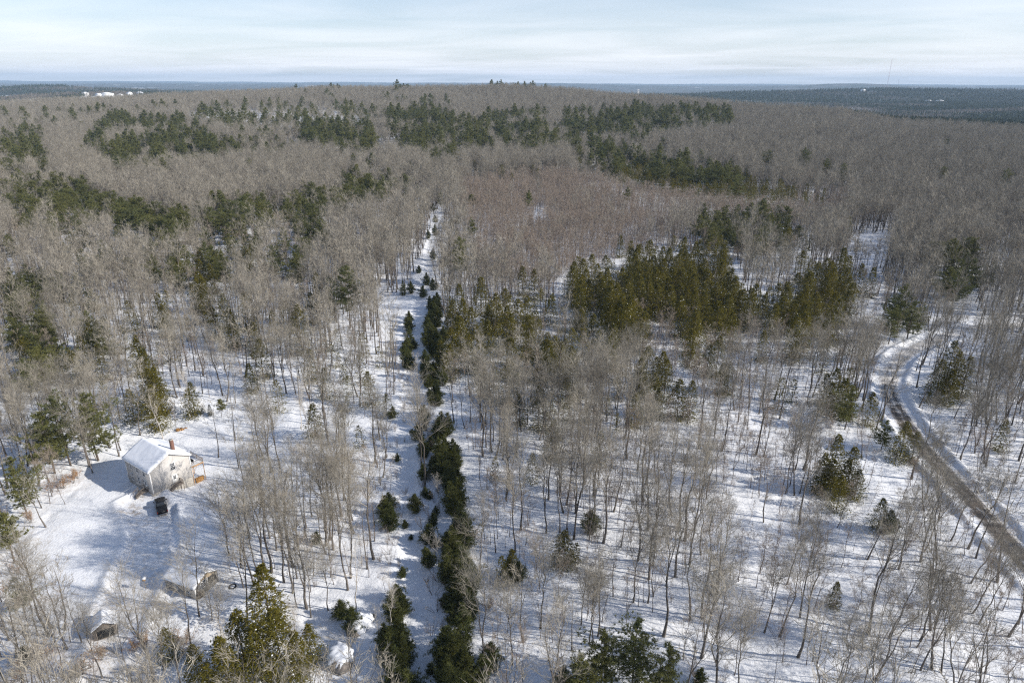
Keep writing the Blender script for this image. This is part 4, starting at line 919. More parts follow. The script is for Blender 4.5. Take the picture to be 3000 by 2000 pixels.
for a in ((1042, 1795, 15, 'white birch with a bright forked trunk left of the trail'), (478, 1283, 14, None), (560, 1225, 14, None), (318, 1300, 13, 'white birch with a broken top behind the house at left'), (285, 1345, 12, None), (880, 1255, 13, None), (915, 1300, 13, None), (1125, 1905, 9, None), (1140, 1840, 8, None), (1148, 1795, 8, None), (1290, 1470, 7, None), (1285, 1680, 8, None), (855, 1960, 12, None), (700, 1990, 11, None), (1520, 1080, 13, None), (1400, 1110, 13, None), (1740, 1150, 12, None), (2330, 800, 11, None), (740, 1000, 13, None), (420, 1190, 13, None)): by_base('birch_tree', *a)

# ---- filled stands: polygons of ground pixels
def scatter(P_px, spacing, rng, jitter=0.8, zguess=0.0, world=False):
    P = P_px if world else [tuple(at(*p, zguess)[:2]) for p in P_px]
    xs = [p[0] for p in P]; ys = [p[1] for p in P]
    X, Y = np.meshgrid(np.arange(min(xs), max(xs) + spacing, spacing), np.arange(min(ys), max(ys) + spacing, spacing))
    X = X.ravel() + rng.uniform(-.5, .5, X.size) * spacing * jitter * 1.2; Y = Y.ravel() + rng.uniform(-.5, .5, Y.size) * spacing * jitter * 1.2
    m = in_poly(X, Y, P); return X[m], Y[m]
rs = np.random.default_rng(99)
def stand(k, P_px, spacing, h0, h1, keep=1.0, opened=False, clump=0.0, grain=45.0):
    """P_px: outline of the stand's tips in the picture; trees grow wherever their tip stands inside it"""
    c = [at(*p, zz_)[:2] for p in P_px for zz_ in (0.0, 35.0, 62.0) if p[1] > 262] + [(at(p[0], 262, 40.0)[0], 1750) for p in P_px if p[1] <= 262]
    xs = [p[0] for p in c]; ys = [min(p[1], 1900) for p in c]
    X, Y = np.meshgrid(np.arange(min(xs), max(xs), spacing), np.arange(min(ys), max(ys), spacing)); X = X.ravel(); Y = Y.ravel()
    X = X + rs.uniform(-.5, .5, X.size) * spacing; Y = Y + rs.uniform(-.5, .5, X.size) * spacing; h = rs.uniform(h0, h1, X.size)
    px, py, fw = to_px(X, Y, hgt(X, Y) + h); m = in_poly(px, py, P_px) & (rs.random(X.size) < keep) & (Y < crest(X, Y) + 150) & (fbm(X / grain, Y / (grain * 1.5), 83, 2) > clump)
    for x, y, q in zip(X[m], Y[m], h[m]):
        put(k, x, y, q)
        if opened: OPEN.append((x, y, q, opened))
stand('hemlock_tree', [(1660, 770), (1720, 745), (1790, 740), (1850, 715), (1960, 690), (2080, 700), (2130, 680), (2140, 760), (2180, 850), (2150, 930), (2090, 890), (2030, 930), (1960, 880), (1900, 930), (1850, 880), (1800, 960), (1760, 860), (1690, 850)], 5.4, 9, 17, 0.92, 0.75, 0.33, 10.0)
stand('young_pine', [(1295, 2100), (1305, 1900), (1292, 1750), (1305, 1600), (1310, 1450), (1285, 1330), (1262, 1190), (1245, 1100), (1275, 1090), (1310, 1180), (1335, 1280), (1365, 1420), (1375, 1600), (1380, 1750), (1360, 1850), (1375, 1950), (1420, 2100)], 1.9, 2.0, 7.6, 0.84, 0.65, 0.40, 5.0)
stand('young_pine', [(1110, 2090), (1205, 2090), (1200, 1960), (1190, 1870), (1185, 1750), (1170, 1700), (1165, 1560), (1140, 1430), (1100, 1420), (1095, 1500), (1110, 1600), (1130, 1680), (1115, 1800), (1120, 1900), (1130, 1960)], 1.9, 2.4, 6.0, 0.85, 0.65, 0.36, 7.0)
stand('young_pine', [(1245, 1660), (1295, 1660), (1285, 1500), (1275, 1330), (1255, 1200), (1232, 1110), (1222, 1120), (1235, 1250), (1225, 1340), (1240, 1480)], 2.3, 1.8, 3.8, 0.5)
stand('hemlock_tree', [(2120, 840), (2300, 815), (2350, 735), (2490, 725), (2510, 850), (2480, 950), (2400, 925), (2300, 935), (2180, 905)], 6.6, 9, 17, 0.72, 0.8, 0.3, 14.0)
stand('hemlock_tree', [(1300, 830), (1480, 840), (1620, 860), (1750, 960), (1740, 1120), (1560, 1150), (1450, 1060), (1340, 1060), (1285, 950)], 6.2, 7, 13, 0.62, 0.38)
stand('hemlock_tree', [(500, 720), (900, 720), (960, 900), (860, 1040), (700, 1000), (440, 950)], 11, 9, 14, 0.6, 0.55, 0.36)
stand('hemlock_tree', [(1880, 1010), (1960, 1020), (2000, 1090), (2130, 980), (2160, 1060), (2040, 1130), (1880, 1100)], 8, 8, 12, 0.6, 0.6)
stand('young_pine', [(1245, 1100), (1240, 960), (1258, 860), (1285, 850), (1300, 960), (1300, 1100)], 2.5, 2.5, 7.0, 0.75, 0.6)
stand('young_pine', [(1180, 1060), (1185, 920), (1210, 900), (1215, 960), (1205, 1060)], 3.2, 3.5, 7.0, 0.6, 0.5)
stand('hemlock_tree', [(80, 900), (480, 950), (500, 1110), (200, 1130), (40, 1050)], 10, 8, 13, 0.5, 0.5)
stand('hemlock_tree', [(880, 960), (1130, 940), (1130, 1200), (1040, 1260), (900, 1200)], 7.5, 5, 11, 0.5, 0.45)
stand('hemlock_tree', [(2230, 640), (2420, 650), (2480, 700), (2300, 720)], 10, 8, 13, 0.5, 0.5)
stand('white_pine', [(300, 345), (330, 318), (430, 345), (560, 335), (640, 400), (600, 440), (520, 460), (400, 465), (330, 440), (230, 415)], 10.5, 15, 24, 0.8, 0.5, 0.37)
stand('white_pine', [(0, 375), (110, 355), (140, 430), (130, 470), (0, 480)], 10, 15, 23, 0.7, 0.5, 0.33)
stand('white_pine', [(540, 385), (700, 400), (860, 410), (850, 430), (600, 440)], 11, 13, 19, 0.8, 0.5, 0.3)
stand('white_pine', [(880, 350), (1090, 345), (1100, 420), (1000, 425), (890, 405)], 10, 17, 24, 0.75, 0.5, 0.37)
stand('white_pine', [(1130, 315), (1260, 298), (1350, 335), (1560, 308), (1640, 335), (1640, 400), (1540, 420), (1480, 405), (1300, 430), (1250, 440), (1150, 400)], 11, 13, 26, 0.7, 0.5, 0.37)
stand('white_pine', [(1650, 312), (1800, 300), (2000, 304), (2150, 308), (2145, 355), (1990, 360), (1850, 400), (1830, 430), (1690, 425), (1640, 400)], 10.5, 13, 26, 0.72, 0.5, 0.37)
stand('white_pine', [(1690, 440), (1850, 425), (2000, 440), (2120, 455), (2200, 490), (2180, 510), (2000, 490), (1800, 475)], 9, 11, 22, 0.8, 0.6, 0.42, 30.0)
stand('hemlock_tree', [(1690, 470), (1900, 475), (2060, 495), (2200, 510), (2350, 540), (2450, 560), (2400, 580), (2200, 562), (2000, 540), (1850, 510)], 7.0, 9, 13, 0.85, 0.65)
stand('white_pine', [(380, 300), (700, 285), (1100, 275), (1300, 270), (1350, 300), (1150, 340), (1000, 335), (600, 365), (420, 350)], 24, 17, 26, 0.62, 0.3, 0.38)
stand('white_pine', [(620, 330), (1000, 330), (1000, 390), (640, 390)], 18, 16, 24, 0.6, 0.3, 0.3)
stand('white_pine', [(1080, 290), (1240, 270), (1300, 300), (1230, 345), (1090, 345)], 20, 18, 26, 0.7, False, 0.38)
stand('white_pine', [(0, 310), (330, 305), (360, 345), (0, 360)], 22, 16, 24, 0.65, 0.3, 0.36)
stand('white_pine', [(1150, 236), (1310, 234), (1340, 262), (1160, 266)], 16, 20, 30, 0.8, False, 0.25)
stand('white_pine', [(1435, 236), (1660, 238), (1660, 266), (1440, 262)], 14, 19, 30, 0.8, False, 0.25)
stand('white_pine', [(820, 240), (1150, 236), (1150, 262), (840, 275)], 34, 19, 24, 0.6, False, 0.38)
stand('white_pine', [(0, 490), (170, 495), (330, 560), (560, 590), (700, 560), (850, 540), (1100, 480), (1250, 480), (1130, 530), (900, 620), (560, 650), (250, 620), (0, 560)], 8.5, 12, 20, 0.66, 0.5, 0.36)
stand('white_pine', [(60, 560), (700, 600), (1000, 640), (900, 760), (300, 760), (0, 700)], 11, 11, 17, 0.6, 0.5, 0.34)
stand('white_pine', [(0, 760), (260, 800), (300, 1000), (150, 1080), (0, 1050)], 10, 10, 15, 0.55, 0.35, 0.3)
stand('white_pine', [(1150, 560), (1330, 560), (1330, 640), (1180, 650)], 14, 8, 12, 0.5, False, 0.38)
stand('white_pine', [(2050, 610), (2250, 590), (2330, 640), (2250, 690), (2080, 680)], 8, 12, 16, 0.6, False, 0.38)
stand('white_pine', [(2700, 700), (2900, 690), (2930, 800), (2760, 820)], 9, 12, 17, 0.6, False, 0.38)
stand('white_pine', [(2560, 860), (2720, 830), (2730, 900), (2600, 930)], 9, 10, 14, 0.6, False, 0.38)
stand('white_pine', [(2850, 850), (3000, 850), (3000, 980), (2870, 960)], 11, 9, 14, 0.55, False, 0.38)
stand('hemlock_tree', [(1400, 880), (1800, 910), (1900, 1050), (1950, 1200), (1750, 1280), (1500, 1240), (1400, 1080)], 7, 5, 9.5, 0.6)
stand('hemlock_tree', [(500, 800), (1000, 850), (1050, 1100), (850, 1200), (700, 1130), (450, 1000)], 12, 4, 9, 0.5)
stand('hemlock_tree', [(2300, 950), (2560, 950), (2560, 1100), (2400, 1200)], 10, 5, 9, 0.45)

# ---- hardwood forest by density
RED = [(1340, 560), (1600, 525), (1900, 565), (2200, 610), (2480, 600), (2480, 670), (2330, 690), (2050, 680), (1860, 760), (1680, 820), (1560, 880), (1400, 850), (1370, 700)]
RED2 = [(1880, 980), (2250, 960), (2350, 1060), (2250, 1180), (1950, 1200), (1850, 1100)]
def tree_density(x, y, which):
    z = hgt(x, y); px, py, fw = to_px(x, y, z); d = np.full(x.shape, 430.0)
    red = in_poly(px, py, RED); red2 = in_poly(px, py, RED2)
    if which == 'hard':
        d = np.where(py < 420, 560, 860); d = np.where(py > 780, 900, d); d = np.where((py > 1080) & (px < 1200), 640, d); d = np.where((py > 980) & (px >= 1200), 780, d); d = np.where((py > 1250) & (px >= 1400), 260, d)
        d = np.where(in_poly(px, py, [(1390, 960), (1640, 985), (1960, 1010), (2000, 1230), (1800, 1330), (1420, 1360)]), 820, d); d = np.where(red, 30, d); d = np.where(red2, 120, d)
        d = np.where(in_poly(px, py, [(560, 330), (800, 325), (1090, 330), (1090, 400), (700, 405), (540, 375)]), 110, d)
        d = np.where(in_poly(px, py, [(1620, 780), (2150, 720), (2200, 930), (2180, 1000), (1960, 1010), (1640, 985)]), 14, d)
        d = np.where(in_poly(px, py, [(840, 430), (1260, 430), (1260, 470), (840, 468)]), 12, d)
        d = np.where(in_poly(px, py, [(1270, 2100), (1230, 1080), (1300, 1080), (1420, 1450), (1420, 1800), (1450, 2100)]), 40, d)
        d = np.where(in_poly(px, py, [(2300, 860), (2580, 800), (2640, 960), (2560, 1040), (2300, 1000)]), 120, d)
    else:
        d = np.where(red, 2300.0, np.where(red2, 1300.0, 420.0)); d = np.where((py > 1000) & (px >= 1400), 700, d) ; d = np.where(red2, 1300, d); d = np.where((py > 1000) & (px < 1150), 300, d)
        d = np.where(in_poly(px, py, [(1270, 2100), (1230, 1080), (1300, 1080), (1420, 1450), (1420, 1800), (1450, 2100)]), 60, d); d = np.where(fw > 650, 0, d)
    d = np.where(in_poly(px, py, [(230, 1740), (740, 1720), (740, 2150), (230, 2150)]), d * 0.17, d)
    d = np.where(in_poly(px, py, [(2560, 1030), (2780, 960), (2960, 950), (2980, 1150), (2760, 1230), (2700, 1330), (2600, 1210)]), d * 0.35, d)
    d = np.where(in_poly(px, py, [(690, 1180), (930, 1180), (930, 1500), (690, 1620)]), d * 0.3, d)
    d = d * (0.45 + 1.1 * fbm(x / 22, y / 22, 77 if which == 'hard' else 79, 3))
    zero = in_poly(x, y, CLEARING) | in_poly(x, y, DRIVE) | (poly_dist(x, y, ROAD) < (5.5 if which == 'hard' else 5.0))
    dt = poly_dist(x, y, TRAIL); zero |= (dt < np.where(py > 1100, 3.4, np.where(py > 760, 5.0, 3.0))) & (py > 560)
    zero |= in_poly(px, py, [(1100, 860), (1300, 850), (1300, 1010), (1120, 1020)]) | in_poly(px, py, [(960, 1790), (1110, 1760), (1130, 2100), (930, 2100)])
    zero |= in_poly(px, py, [(1255, 690), (1330, 680), (1330, 740), (1245, 760)]) | in_poly(px, py, [(2490, 690), (2620, 680), (2600, 780), (2480, 790)]) | in_poly(px, py, [(1560, 630), (1595, 620), (1600, 670), (1565, 680)]) | in_poly(px, py, [(2880, 730), (3050, 740), (3050, 800), (2900, 790)])
    du = (x - HX.x) * HU.x + (y - HX.y) * HU.y; dv = (x - HX.x) * HV.x + (y - HX.y) * HV.y
    zero |= (du > -4) & (du < 13) & (dv > -4) & (dv < 15)
    zero |= (np.hypot(x + 54, y - 92.5) < 6.0) | (np.hypot(x + 62.3, y - 83.5) < 3.5)
    return np.where(zero, 0, d), px, py, fw, z
def sow(which, y0, y1, dmax):
    r = np.random.default_rng(1234 + int(y0) + len(which)); s = math.sqrt(1e4 / dmax)
    X, Y = np.meshgrid(np.arange(-0.80 * y1 - 30, 0.80 * y1 + 45, s), np.arange(y0, y1, s)); X = X.ravel(); Y = Y.ravel()
    m = (X > -0.80 * Y - 25) & (X < 0.80 * Y + 40) & (Y < crest(X, Y) + 110); X, Y = X[m], Y[m]
    X = X + r.uniform(-.55, .55, X.size) * s; Y = Y + r.uniform(-.55, .55, X.size) * s
    d, px, py, fw, z = tree_density(X, Y, which); k = r.random(X.size) < d / dmax
    return X[k], Y[k], px[k], py[k], fw[k], z[k], r
def visible(x, y, z, h, lag=60.0, nb=240):
    """terrain and canopy in front do not hide the tip"""
    rr = np.hypot(x, y); b = np.clip(((np.arctan2(x, y) / 0.75 + 1) * nb / 2).astype(int), 0, nb - 1); keep = np.zeros(x.shape, bool); edges = np.geomspace(50, 6500, 160)
    az = (np.arange(nb) + 0.5) / nb * 2 - 1; az *= 0.75
    GXp = np.sin(az)[:, None] * edges[None]; GYp = np.cos(az)[:, None] * edges[None]
    S = (hgt(GXp.ravel(), GYp.ravel()).reshape(GXp.shape) + 9 - CAM_H) / edges[None]; S = np.maximum.accumulate(S, 1)
    i = np.clip(np.searchsorted(edges, rr - lag) - 1, 0, len(edges) - 1)
    return (z + h - CAM_H) / rr >= S[b, i] - 0.0005
for (y0, y1) in ((52, 430), (430, 1780)):
    X, Y, px, py, fw, z, r = sow('hard', y0, y1, 1300)
    v = visible(X, Y, z, 20); 
    for x, y, a, f, ok in zip(X, Y, px, fw, v):
        if not ok: continue
        ln = 0.16 * min(1, max(0, (a - 2250) / 450)) * (f < 190) - 0.07 * min(1, max(0, (450 - a) / 400)) * (f < 120)
        put('hardwood_tree', x, y, (r.uniform(14.5, 21.5) if r.random() < 0.68 else r.uniform(9, 15)), None, (0, ln + r.normal(0, 0.03)))
X, Y, px, py, fw, z, r = sow('young', 56, 640, 2800)
for x, y, a, f in zip(X, Y, px, fw):
    ln = 0.14 * min(1, max(0, (a - 2250) / 450)) * (f < 190)
    put('young_hardwood', x, y, r.uniform(5, 11.5) + (1.5 if f > 300 else 0), None, (r.normal(0, 0.04), ln + r.normal(0, 0.05)))
# hardwoods give way round the evergreens: none beside a stem, few between it and the open side
rq = np.random.default_rng(17); cv = np.array(OPEN); cz = hgt(cv[:, 0], cv[:, 1]); cx0, cb, cf = to_px(cv[:, 0], cv[:, 1], cz); _, ct, _ = to_px(cv[:, 0], cv[:, 1], cz + cv[:, 2])
for kk_ in ('hardwood_tree', 'young_hardwood'):
    hw = np.array([t[:3] for t in TREES[kk_]]); hzz = hgt(hw[:, 0], hw[:, 1]); hpx, hpb, hfw = to_px(hw[:, 0], hw[:, 1], hzz); _, hpt, _ = to_px(hw[:, 0], hw[:, 1], hzz + hw[:, 2])
    drop = np.zeros(len(hw), bool); order_ = np.argsort(hfw); fs = hfw[order_]
    for i_ in range(len(cv)):
        a_ = np.searchsorted(fs, cf[i_] - (105 if cv[i_, 3] > 0.9 else 70)); b_ = np.searchsorted(fs, cf[i_] + 6); j_ = order_[a_:b_]
        wpx = 0.16 * cv[i_, 2] * F_PX / cf[i_]; cover = (np.abs(hpx[j_] - cx0[i_]) < wpx + 0.04 * hw[j_, 2] * F_PX / hfw[j_]) & (hpt[j_] < ct[i_] + 0.5 * (cb[i_] - ct[i_])) & (hpb[j_] > ct[i_])
        near_ = np.hypot(hw[j_, 0] - cv[i_, 0], hw[j_, 1] - cv[i_, 1]) < (2.5 if cv[i_, 2] > 5 else 1.2)
        drop[j_] |= (cover & (rq.random(len(j_)) < cv[i_, 3])) | near_
    TREES[kk_] = [t for t, d_ in zip(TREES[kk_], drop) if not d_]
# specimen hardwoods standing in the yard
for a in ((672, 1625, 15, 'slender bare tree standing alone at the right of the yard'), (560, 1900, 16, 'tall bare tree in front of the grey workshop'), (700, 1370, 15, None), (640, 1340, 14, None), (690, 1290, 15, None), (770, 1345, 17, None), (820, 1370, 17, None), (190, 1990, 13, None), (110, 1860, 13, None), (480, 1960, 13, None), (300, 1985, 13, None), (380, 2010, 12, None), (240, 1880, 11, None), (272, 1385, 14, 'dark-trunked tree standing at the left rear corner of the house'), (2735, 1075, 9, 'dark Y-shaped tree standing beside the upper road')): by_base('hardwood_tree', *a)
# shrubs on the trail edges and saplings holding tan leaves
r = np.random.default_rng(5)
for P, sp, kp in (([(1110, 1250), (1190, 1250), (1185, 1700), (1110, 1700)], 2.4, 0.6), ([(1225, 1200), (1290, 1200), (1300, 1950), (1250, 1950)], 2.3, 0.6), ([(1120, 1050), (1200, 1050), (1190, 1240), (1130, 1240)], 3.5, 0.6), ([(1250, 900), (1310, 900), (1300, 1100), (1240, 1100)], 4, 0.6), ([(2200, 1500), (2900, 1800), (2800, 2000), (1900, 2000), (1900, 1600)], 9, 0.35), ([(700, 1500), (1000, 1500), (1000, 1750), (750, 1750)], 7, 0.5)):
    X, Y = scatter(P, sp, r)
    for x, y in zip(X, Y):
        if r.random() < kp: put('shrub', x, y, r.uniform(1.6, 3.6))
for a in ((150, 1440, 4), (185, 1430, 3.5), (30, 1610, 4), (60, 1680, 4), (10, 1750, 4), (215, 1415, 3), (130, 1930, 4), (300, 1930, 3.5), (400, 1905, 3), (430, 1890, 3), (520, 1895, 3), (240, 1975, 4), (60, 1990, 3.5), (545, 1890, 3), (90, 1530, 3), (1430, 1790, 2.5), (230, 1400, 2.5)): by_base('beech_sapling', *a)

# ------------------------------------------------------------------ individuals and masses
CAT = {'hardwood_tree': 'tree', 'young_hardwood': 'young tree', 'birch_tree': 'birch', 'white_pine': 'pine', 'hemlock_tree': 'hemlock', 'young_pine': 'young pine', 'shrub': 'shrub', 'beech_sapling': 'sapling'}
LOOK = {'hardwood_tree': 'bare grey hardwood tree', 'young_hardwood': 'thin reddish young tree', 'birch_tree': 'pale-barked birch', 'white_pine': 'dark green pine', 'hemlock_tree': 'dense olive hemlock', 'young_pine': 'bushy young pine', 'shrub': 'leafless many-stemmed shrub', 'beech_sapling': 'sapling with tan leaves'}
ZONES = [('on the distant hillside', lambda a, b, f: f > 900), ('in the dark distant stand', lambda a, b, f: f > 560 and a > 1250), ('in the upper-left mixed woods', lambda a, b, f: f > 420 and a <= 1250),
         ('behind the reddish young woods', lambda a, b, f: f > 420), ('beside the road bend', lambda a, b, f: a > 2450 and b < 1330), ('around the olive grove', lambda a, b, f: a > 1600 and b < 1050), ('in thick woods beyond the trail', lambda a, b, f: a > 1420 and b < 1250),
         ('beside the straight road', lambda a, b, f: a > 2350), ('in open woods beyond the trail', lambda a, b, f: a > 1430), ("on the trail's right bank", lambda a, b, f: a > 1255), ("on the trail's left bank", lambda a, b, f: a > 1075 and b > 800),
         ('between house clearing and trail', lambda a, b, f: a > 660 and b > 1150), ('around the sheds', lambda a, b, f: b > 1720), ("at the clearing's left edge", lambda a, b, f: a < 320 and b > 1250), ("at the clearing's back edge", lambda a, b, f: b > 1120), ('in woods behind the house', lambda a, b, f: True)]
def zone(a, b, f):
    for n, fn in ZONES:
        if fn(a, b, f): return n
MASS = {'hardwood_tree': 'bare_hardwood_forest', 'young_hardwood': 'young_hardwood_forest', 'white_pine': 'pine_forest', 'hemlock_tree': 'hemlock_forest', 'young_pine': 'young_pine_forest', 'shrub': 'shrubbery'}
MASS_LABEL = {'hardwood_tree': 'leafless grey hardwood forest covering the hills', 'young_hardwood': 'reddish thicket of thin leafless young trees', 'white_pine': 'dark pines scattered over the distant hill', 'hemlock_tree': 'dark hemlocks under the taller trees', 'young_pine': 'young pines further along the trail', 'shrub': 'leafless shrubs further off'}

def mass(k, rows, variants, noms, name, label):
    """one object: prototypes and points in one mesh, spread by geometry nodes"""
    V, T_, Q_, MI, PR = [], [], [], [], []; mats = []; n = 0
    for vi, ms in enumerate(variants):
        for me in ms:
            if me is None: continue
            c = np.zeros(len(me.vertices) * 3, np.float32); me.vertices.foreach_get('co', c); V.append(c.reshape(-1, 3)); PR.append(np.full(len(me.vertices), vi + 1, np.int32))
            if me.materials[0] not in mats: mats.append(me.materials[0])
            mi = mats.index(me.materials[0]); ls = np.zeros(len(me.polygons), np.int32); lt = np.zeros(len(me.polygons), np.int32); me.polygons.foreach_get('loop_start', ls); me.polygons.foreach_get('loop_total', lt)
            li = np.zeros(len(me.loops), np.int32); me.loops.foreach_get('vertex_index', li)
            for sz, acc in ((3, T_), (4, Q_)):
                s = ls[lt == sz]
                if len(s): acc.append((li[s[:, None] + np.arange(sz)] + n, np.full(len(s), mi, np.int32)))
            n += len(me.vertices)
    R_ = np.array([r_[:5] for r_ in rows], float); idx = np.random.default_rng(len(rows)).integers(0, len(variants), len(rows))
    z = hgt(R_[:, 0], R_[:, 1]); V.append(np.stack([R_[:, 0], R_[:, 1], z], 1).astype(np.float32)); PR.append(np.zeros(len(rows), np.int32))
    V = np.concatenate(V); PR = np.concatenate(PR); N = len(V); m0 = N - len(rows)
    me = bpy.data.meshes.new(name); me.vertices.add(N); me.vertices.foreach_set('co', V.ravel())
    fl = [f for f, _ in T_] ; fq = [f for f, _ in Q_]; li = np.concatenate([f.ravel() for f in fl + fq]).astype(np.int32); me.loops.add(len(li)); me.loops.foreach_set('vertex_index', li)
    nt = sum(len(f) for f in fl); nq = sum(len(f) for f in fq); me.polygons.add(nt + nq)
    me.polygons.foreach_set('loop_start', np.concatenate([np.arange(nt) * 3, nt * 3 + np.arange(nq) * 4]).astype(np.int32))
    for m in mats: me.materials.append(m)
    me.polygons.foreach_set('material_index', np.concatenate([m for _, m in T_ + Q_])); me.update(calc_edges=True)
    def attr(nm, ty, vals):
        a = me.attributes.new(nm, ty, 'POINT'); full = np.zeros((N,) + vals.shape[1:], vals.dtype); full[m0:] = vals
        a.data.foreach_set('vector' if ty == 'FLOAT_VECTOR' else 'value', full.ravel())
    a = me.attributes.new('proto', 'INT', 'POINT'); a.data.foreach_set('value', PR)
    attr('idx', 'INT', idx.astype(np.int32)); attr('scl', 'FLOAT', (R_[:, 2] / np.array(noms)[idx]).astype(np.float32))
    rg = np.random.default_rng(3); attr('rot', 'FLOAT_VECTOR', np.stack([R_[:, 3], R_[:, 4], rg.uniform(0, 6.28, len(rows))], 1).astype(np.float32))
    o = link(name, me); tag(o, label, None, None, 'stuff')
    ng = bpy.data.node_groups.new(name, 'GeometryNodeTree'); ng.interface.new_socket('Geometry', in_out='INPUT', socket_type='NodeSocketGeometry'); ng.interface.new_socket('Geometry', in_out='OUTPUT', socket_type='NodeSocketGeometry')
    N_, L_ = ng.nodes, ng.links; gi = N_.new('NodeGroupInput'); go = N_.new('NodeGroupOutput')
    def named(nm, ty): a = N_.new('GeometryNodeInputNamedAttribute'); a.data_type = ty; a.inputs['Name'].default_value = nm; return a.outputs['Attribute']
    def pick(k_):
        c = N_.new('FunctionNodeCompare'); c.data_type = 'INT'; c.operation = 'EQUAL'; ins = [s for s in c.inputs if s.type == 'INT']; L_.new(named('proto', 'INT'), ins[0]); ins[1].default_value = k_
        s = N_.new('GeometryNodeSeparateGeometry'); s.domain = 'POINT'; L_.new(gi.outputs[0], s.inputs[0]); L_.new(c.outputs[0], s.inputs['Selection']); return s.outputs[0]
    jn = N_.new('GeometryNodeJoinGeometry')
    for k_ in range(len(variants)):
        t = N_.new('GeometryNodeGeometryToInstance'); L_.new(pick(k_ + 1), t.inputs[0]); L_.new(t.outputs[0], jn.inputs[0])
    ip = N_.new('GeometryNodeInstanceOnPoints'); L_.new(pick(0), ip.inputs['Points']); L_.new(jn.outputs[0], ip.inputs['Instance']); ip.inputs['Pick Instance'].default_value = True
    L_.new(named('idx', 'INT'), ip.inputs['Instance Index']); L_.new(named('scl', 'FLOAT'), ip.inputs['Scale'])
    er = N_.new('FunctionNodeEulerToRotation'); L_.new(named('rot', 'FLOAT_VECTOR'), er.inputs[0]); L_.new(er.outputs[0], ip.inputs['Rotation'])
    L_.new(ip.outputs[0], go.inputs[0]); md = o.modifiers.new('spread', 'NODES'); md.node_group = ng
    return o

LIMIT = 290
NAMELESS = {}
ORD = 'leftmost second third fourth fifth sixth seventh eighth ninth tenth eleventh twelfth thirteenth fourteenth fifteenth sixteenth seventeenth eighteenth nineteenth twentieth'.split()
def name_rows():
    """tell look-alikes apart by the part of their wood they stand in and their place there"""
    for (k, zn), L in NAMELESS.items():
        n = len(L); rows = 1 if n <= 14 else (2 if n <= 28 else 3); cols = 1 if n <= 42 else (2 if n <= 90 else 3)
        L.sort(key=lambda t: t[2]); rn = {1: [''], 2: ['front', 'back'], 3: ['front', 'middle', 'back']}[rows]; cn = {1: [''], 2: ['left', 'right'], 3: ['left', 'centre', 'right']}[cols]
        for i in range(rows):
            R1 = sorted(L[i * n // rows:(i + 1) * n // rows], key=lambda t: t[1])
            for j in range(cols):
                C1 = R1[j * len(R1) // cols:(j + 1) * len(R1) // cols]; where = ' '.join(w for w in (rn[i], cn[j]) if w)
                for q, (o, _, _) in enumerate(C1):
                    o['label'] = LOOK[k] + ' ' + zn + (', ' + where + ' part' if where else '') + ('' if len(C1) == 1 else ', ' + (ORD[q] + ('' if q == 0 else ' from left') if q < len(ORD) else 'further right'))
INFO = []
for k, rows in TREES.items():
    if not rows: continue
    R_ = np.array([r_[:3] for r_ in rows], float); z = hgt(R_[:, 0], R_[:, 1]); px, py, fw = to_px(R_[:, 0], R_[:, 1], z); tx, ty, tf = to_px(R_[:, 0], R_[:, 1], z + R_[:, 2])
    inside = (tx > 0) & (tx < 3000) & (ty > 0) & (ty < 1960) & (px > -20) & (px < 3020)
    size = np.where(inside, (py.clip(None, 2000) - ty.clip(0)), 0) + np.array([5000 if r_[5] else 0 for r_ in rows])
    order = np.argsort(-size); ind = [i for i in order[:LIMIT] if size[i] > 0]; rest = sorted(set(range(len(rows))) - set(ind))
    KD = KINDS[k]; near = KD['near']; rng_ = np.random.default_rng(11)
    for c_, i in enumerate(ind):
        x, y, h, l0, l1, lab = rows[i]; v = int(np.argmin(np.abs(np.array(NOM[k]) - h) + rng_.uniform(0, 3.5 if h > 6 else 1.2, len(NOM[k])))); zn = zone(px[i], py[i], fw[i])
        ms = near[v]; o = link(k, None, None, (x, y, z[i]), (l0, l1, rng_.uniform(0, 6.28))); s = h / NOM[k][v]; o.scale = (s * rng_.uniform(.92, 1.08), s * rng_.uniform(.92, 1.08), s)
        for nm, me in zip(('trunk', 'crown', 'leaves' if k == 'beech_sapling' else 'snow_clump'), ms):
            if me is not None: link(nm, me, o)
        tag(o, lab, CAT[k], CAT[k] + ' trees ' + zn)
        if not lab: NAMELESS.setdefault((k, zn), []).append((o, px[i], fw[i]))
    if rest:
        rr = [rows[i] for i in rest]; f = fw[rest]
        if k == 'hardwood_tree':
            # one mass, nearer trees finer: variants 0-5 mid, the rest far
            noms = NOM_MID[k] + [a[0] for a in HW[:5]]
            o = mass(k, rr, KD['mid'] + KD['far'], noms, MASS[k], MASS_LABEL[k]); me = o.data; n = len(me.vertices); m0 = n - len(rr)
            ix = np.zeros(n, np.int32); rgx = np.random.default_rng(8); farm = f > 520; sel = np.where(farm, rgx.integers(6, 11, len(rr)), rgx.integers(0, 6, len(rr))).astype(np.int32); ix[m0:] = sel
            me.attributes['idx'].data.foreach_set('value', ix); sc = np.zeros(n, np.float32); sc[m0:] = np.array([q_[2] for q_ in rr]) / np.array(noms)[sel]; me.attributes['scl'].data.foreach_set('value', sc)
        else:
            vs = KD['mid'] or KD['near']; o = mass(k, rr, vs, NOM_MID.get(k, NOM[k]), MASS.get(k, k + '_forest'), MASS_LABEL.get(k, 'more of the same further off'))
    INFO.append((k, len(ind), len(rest)))
name_rows()
print('TREES', INFO)

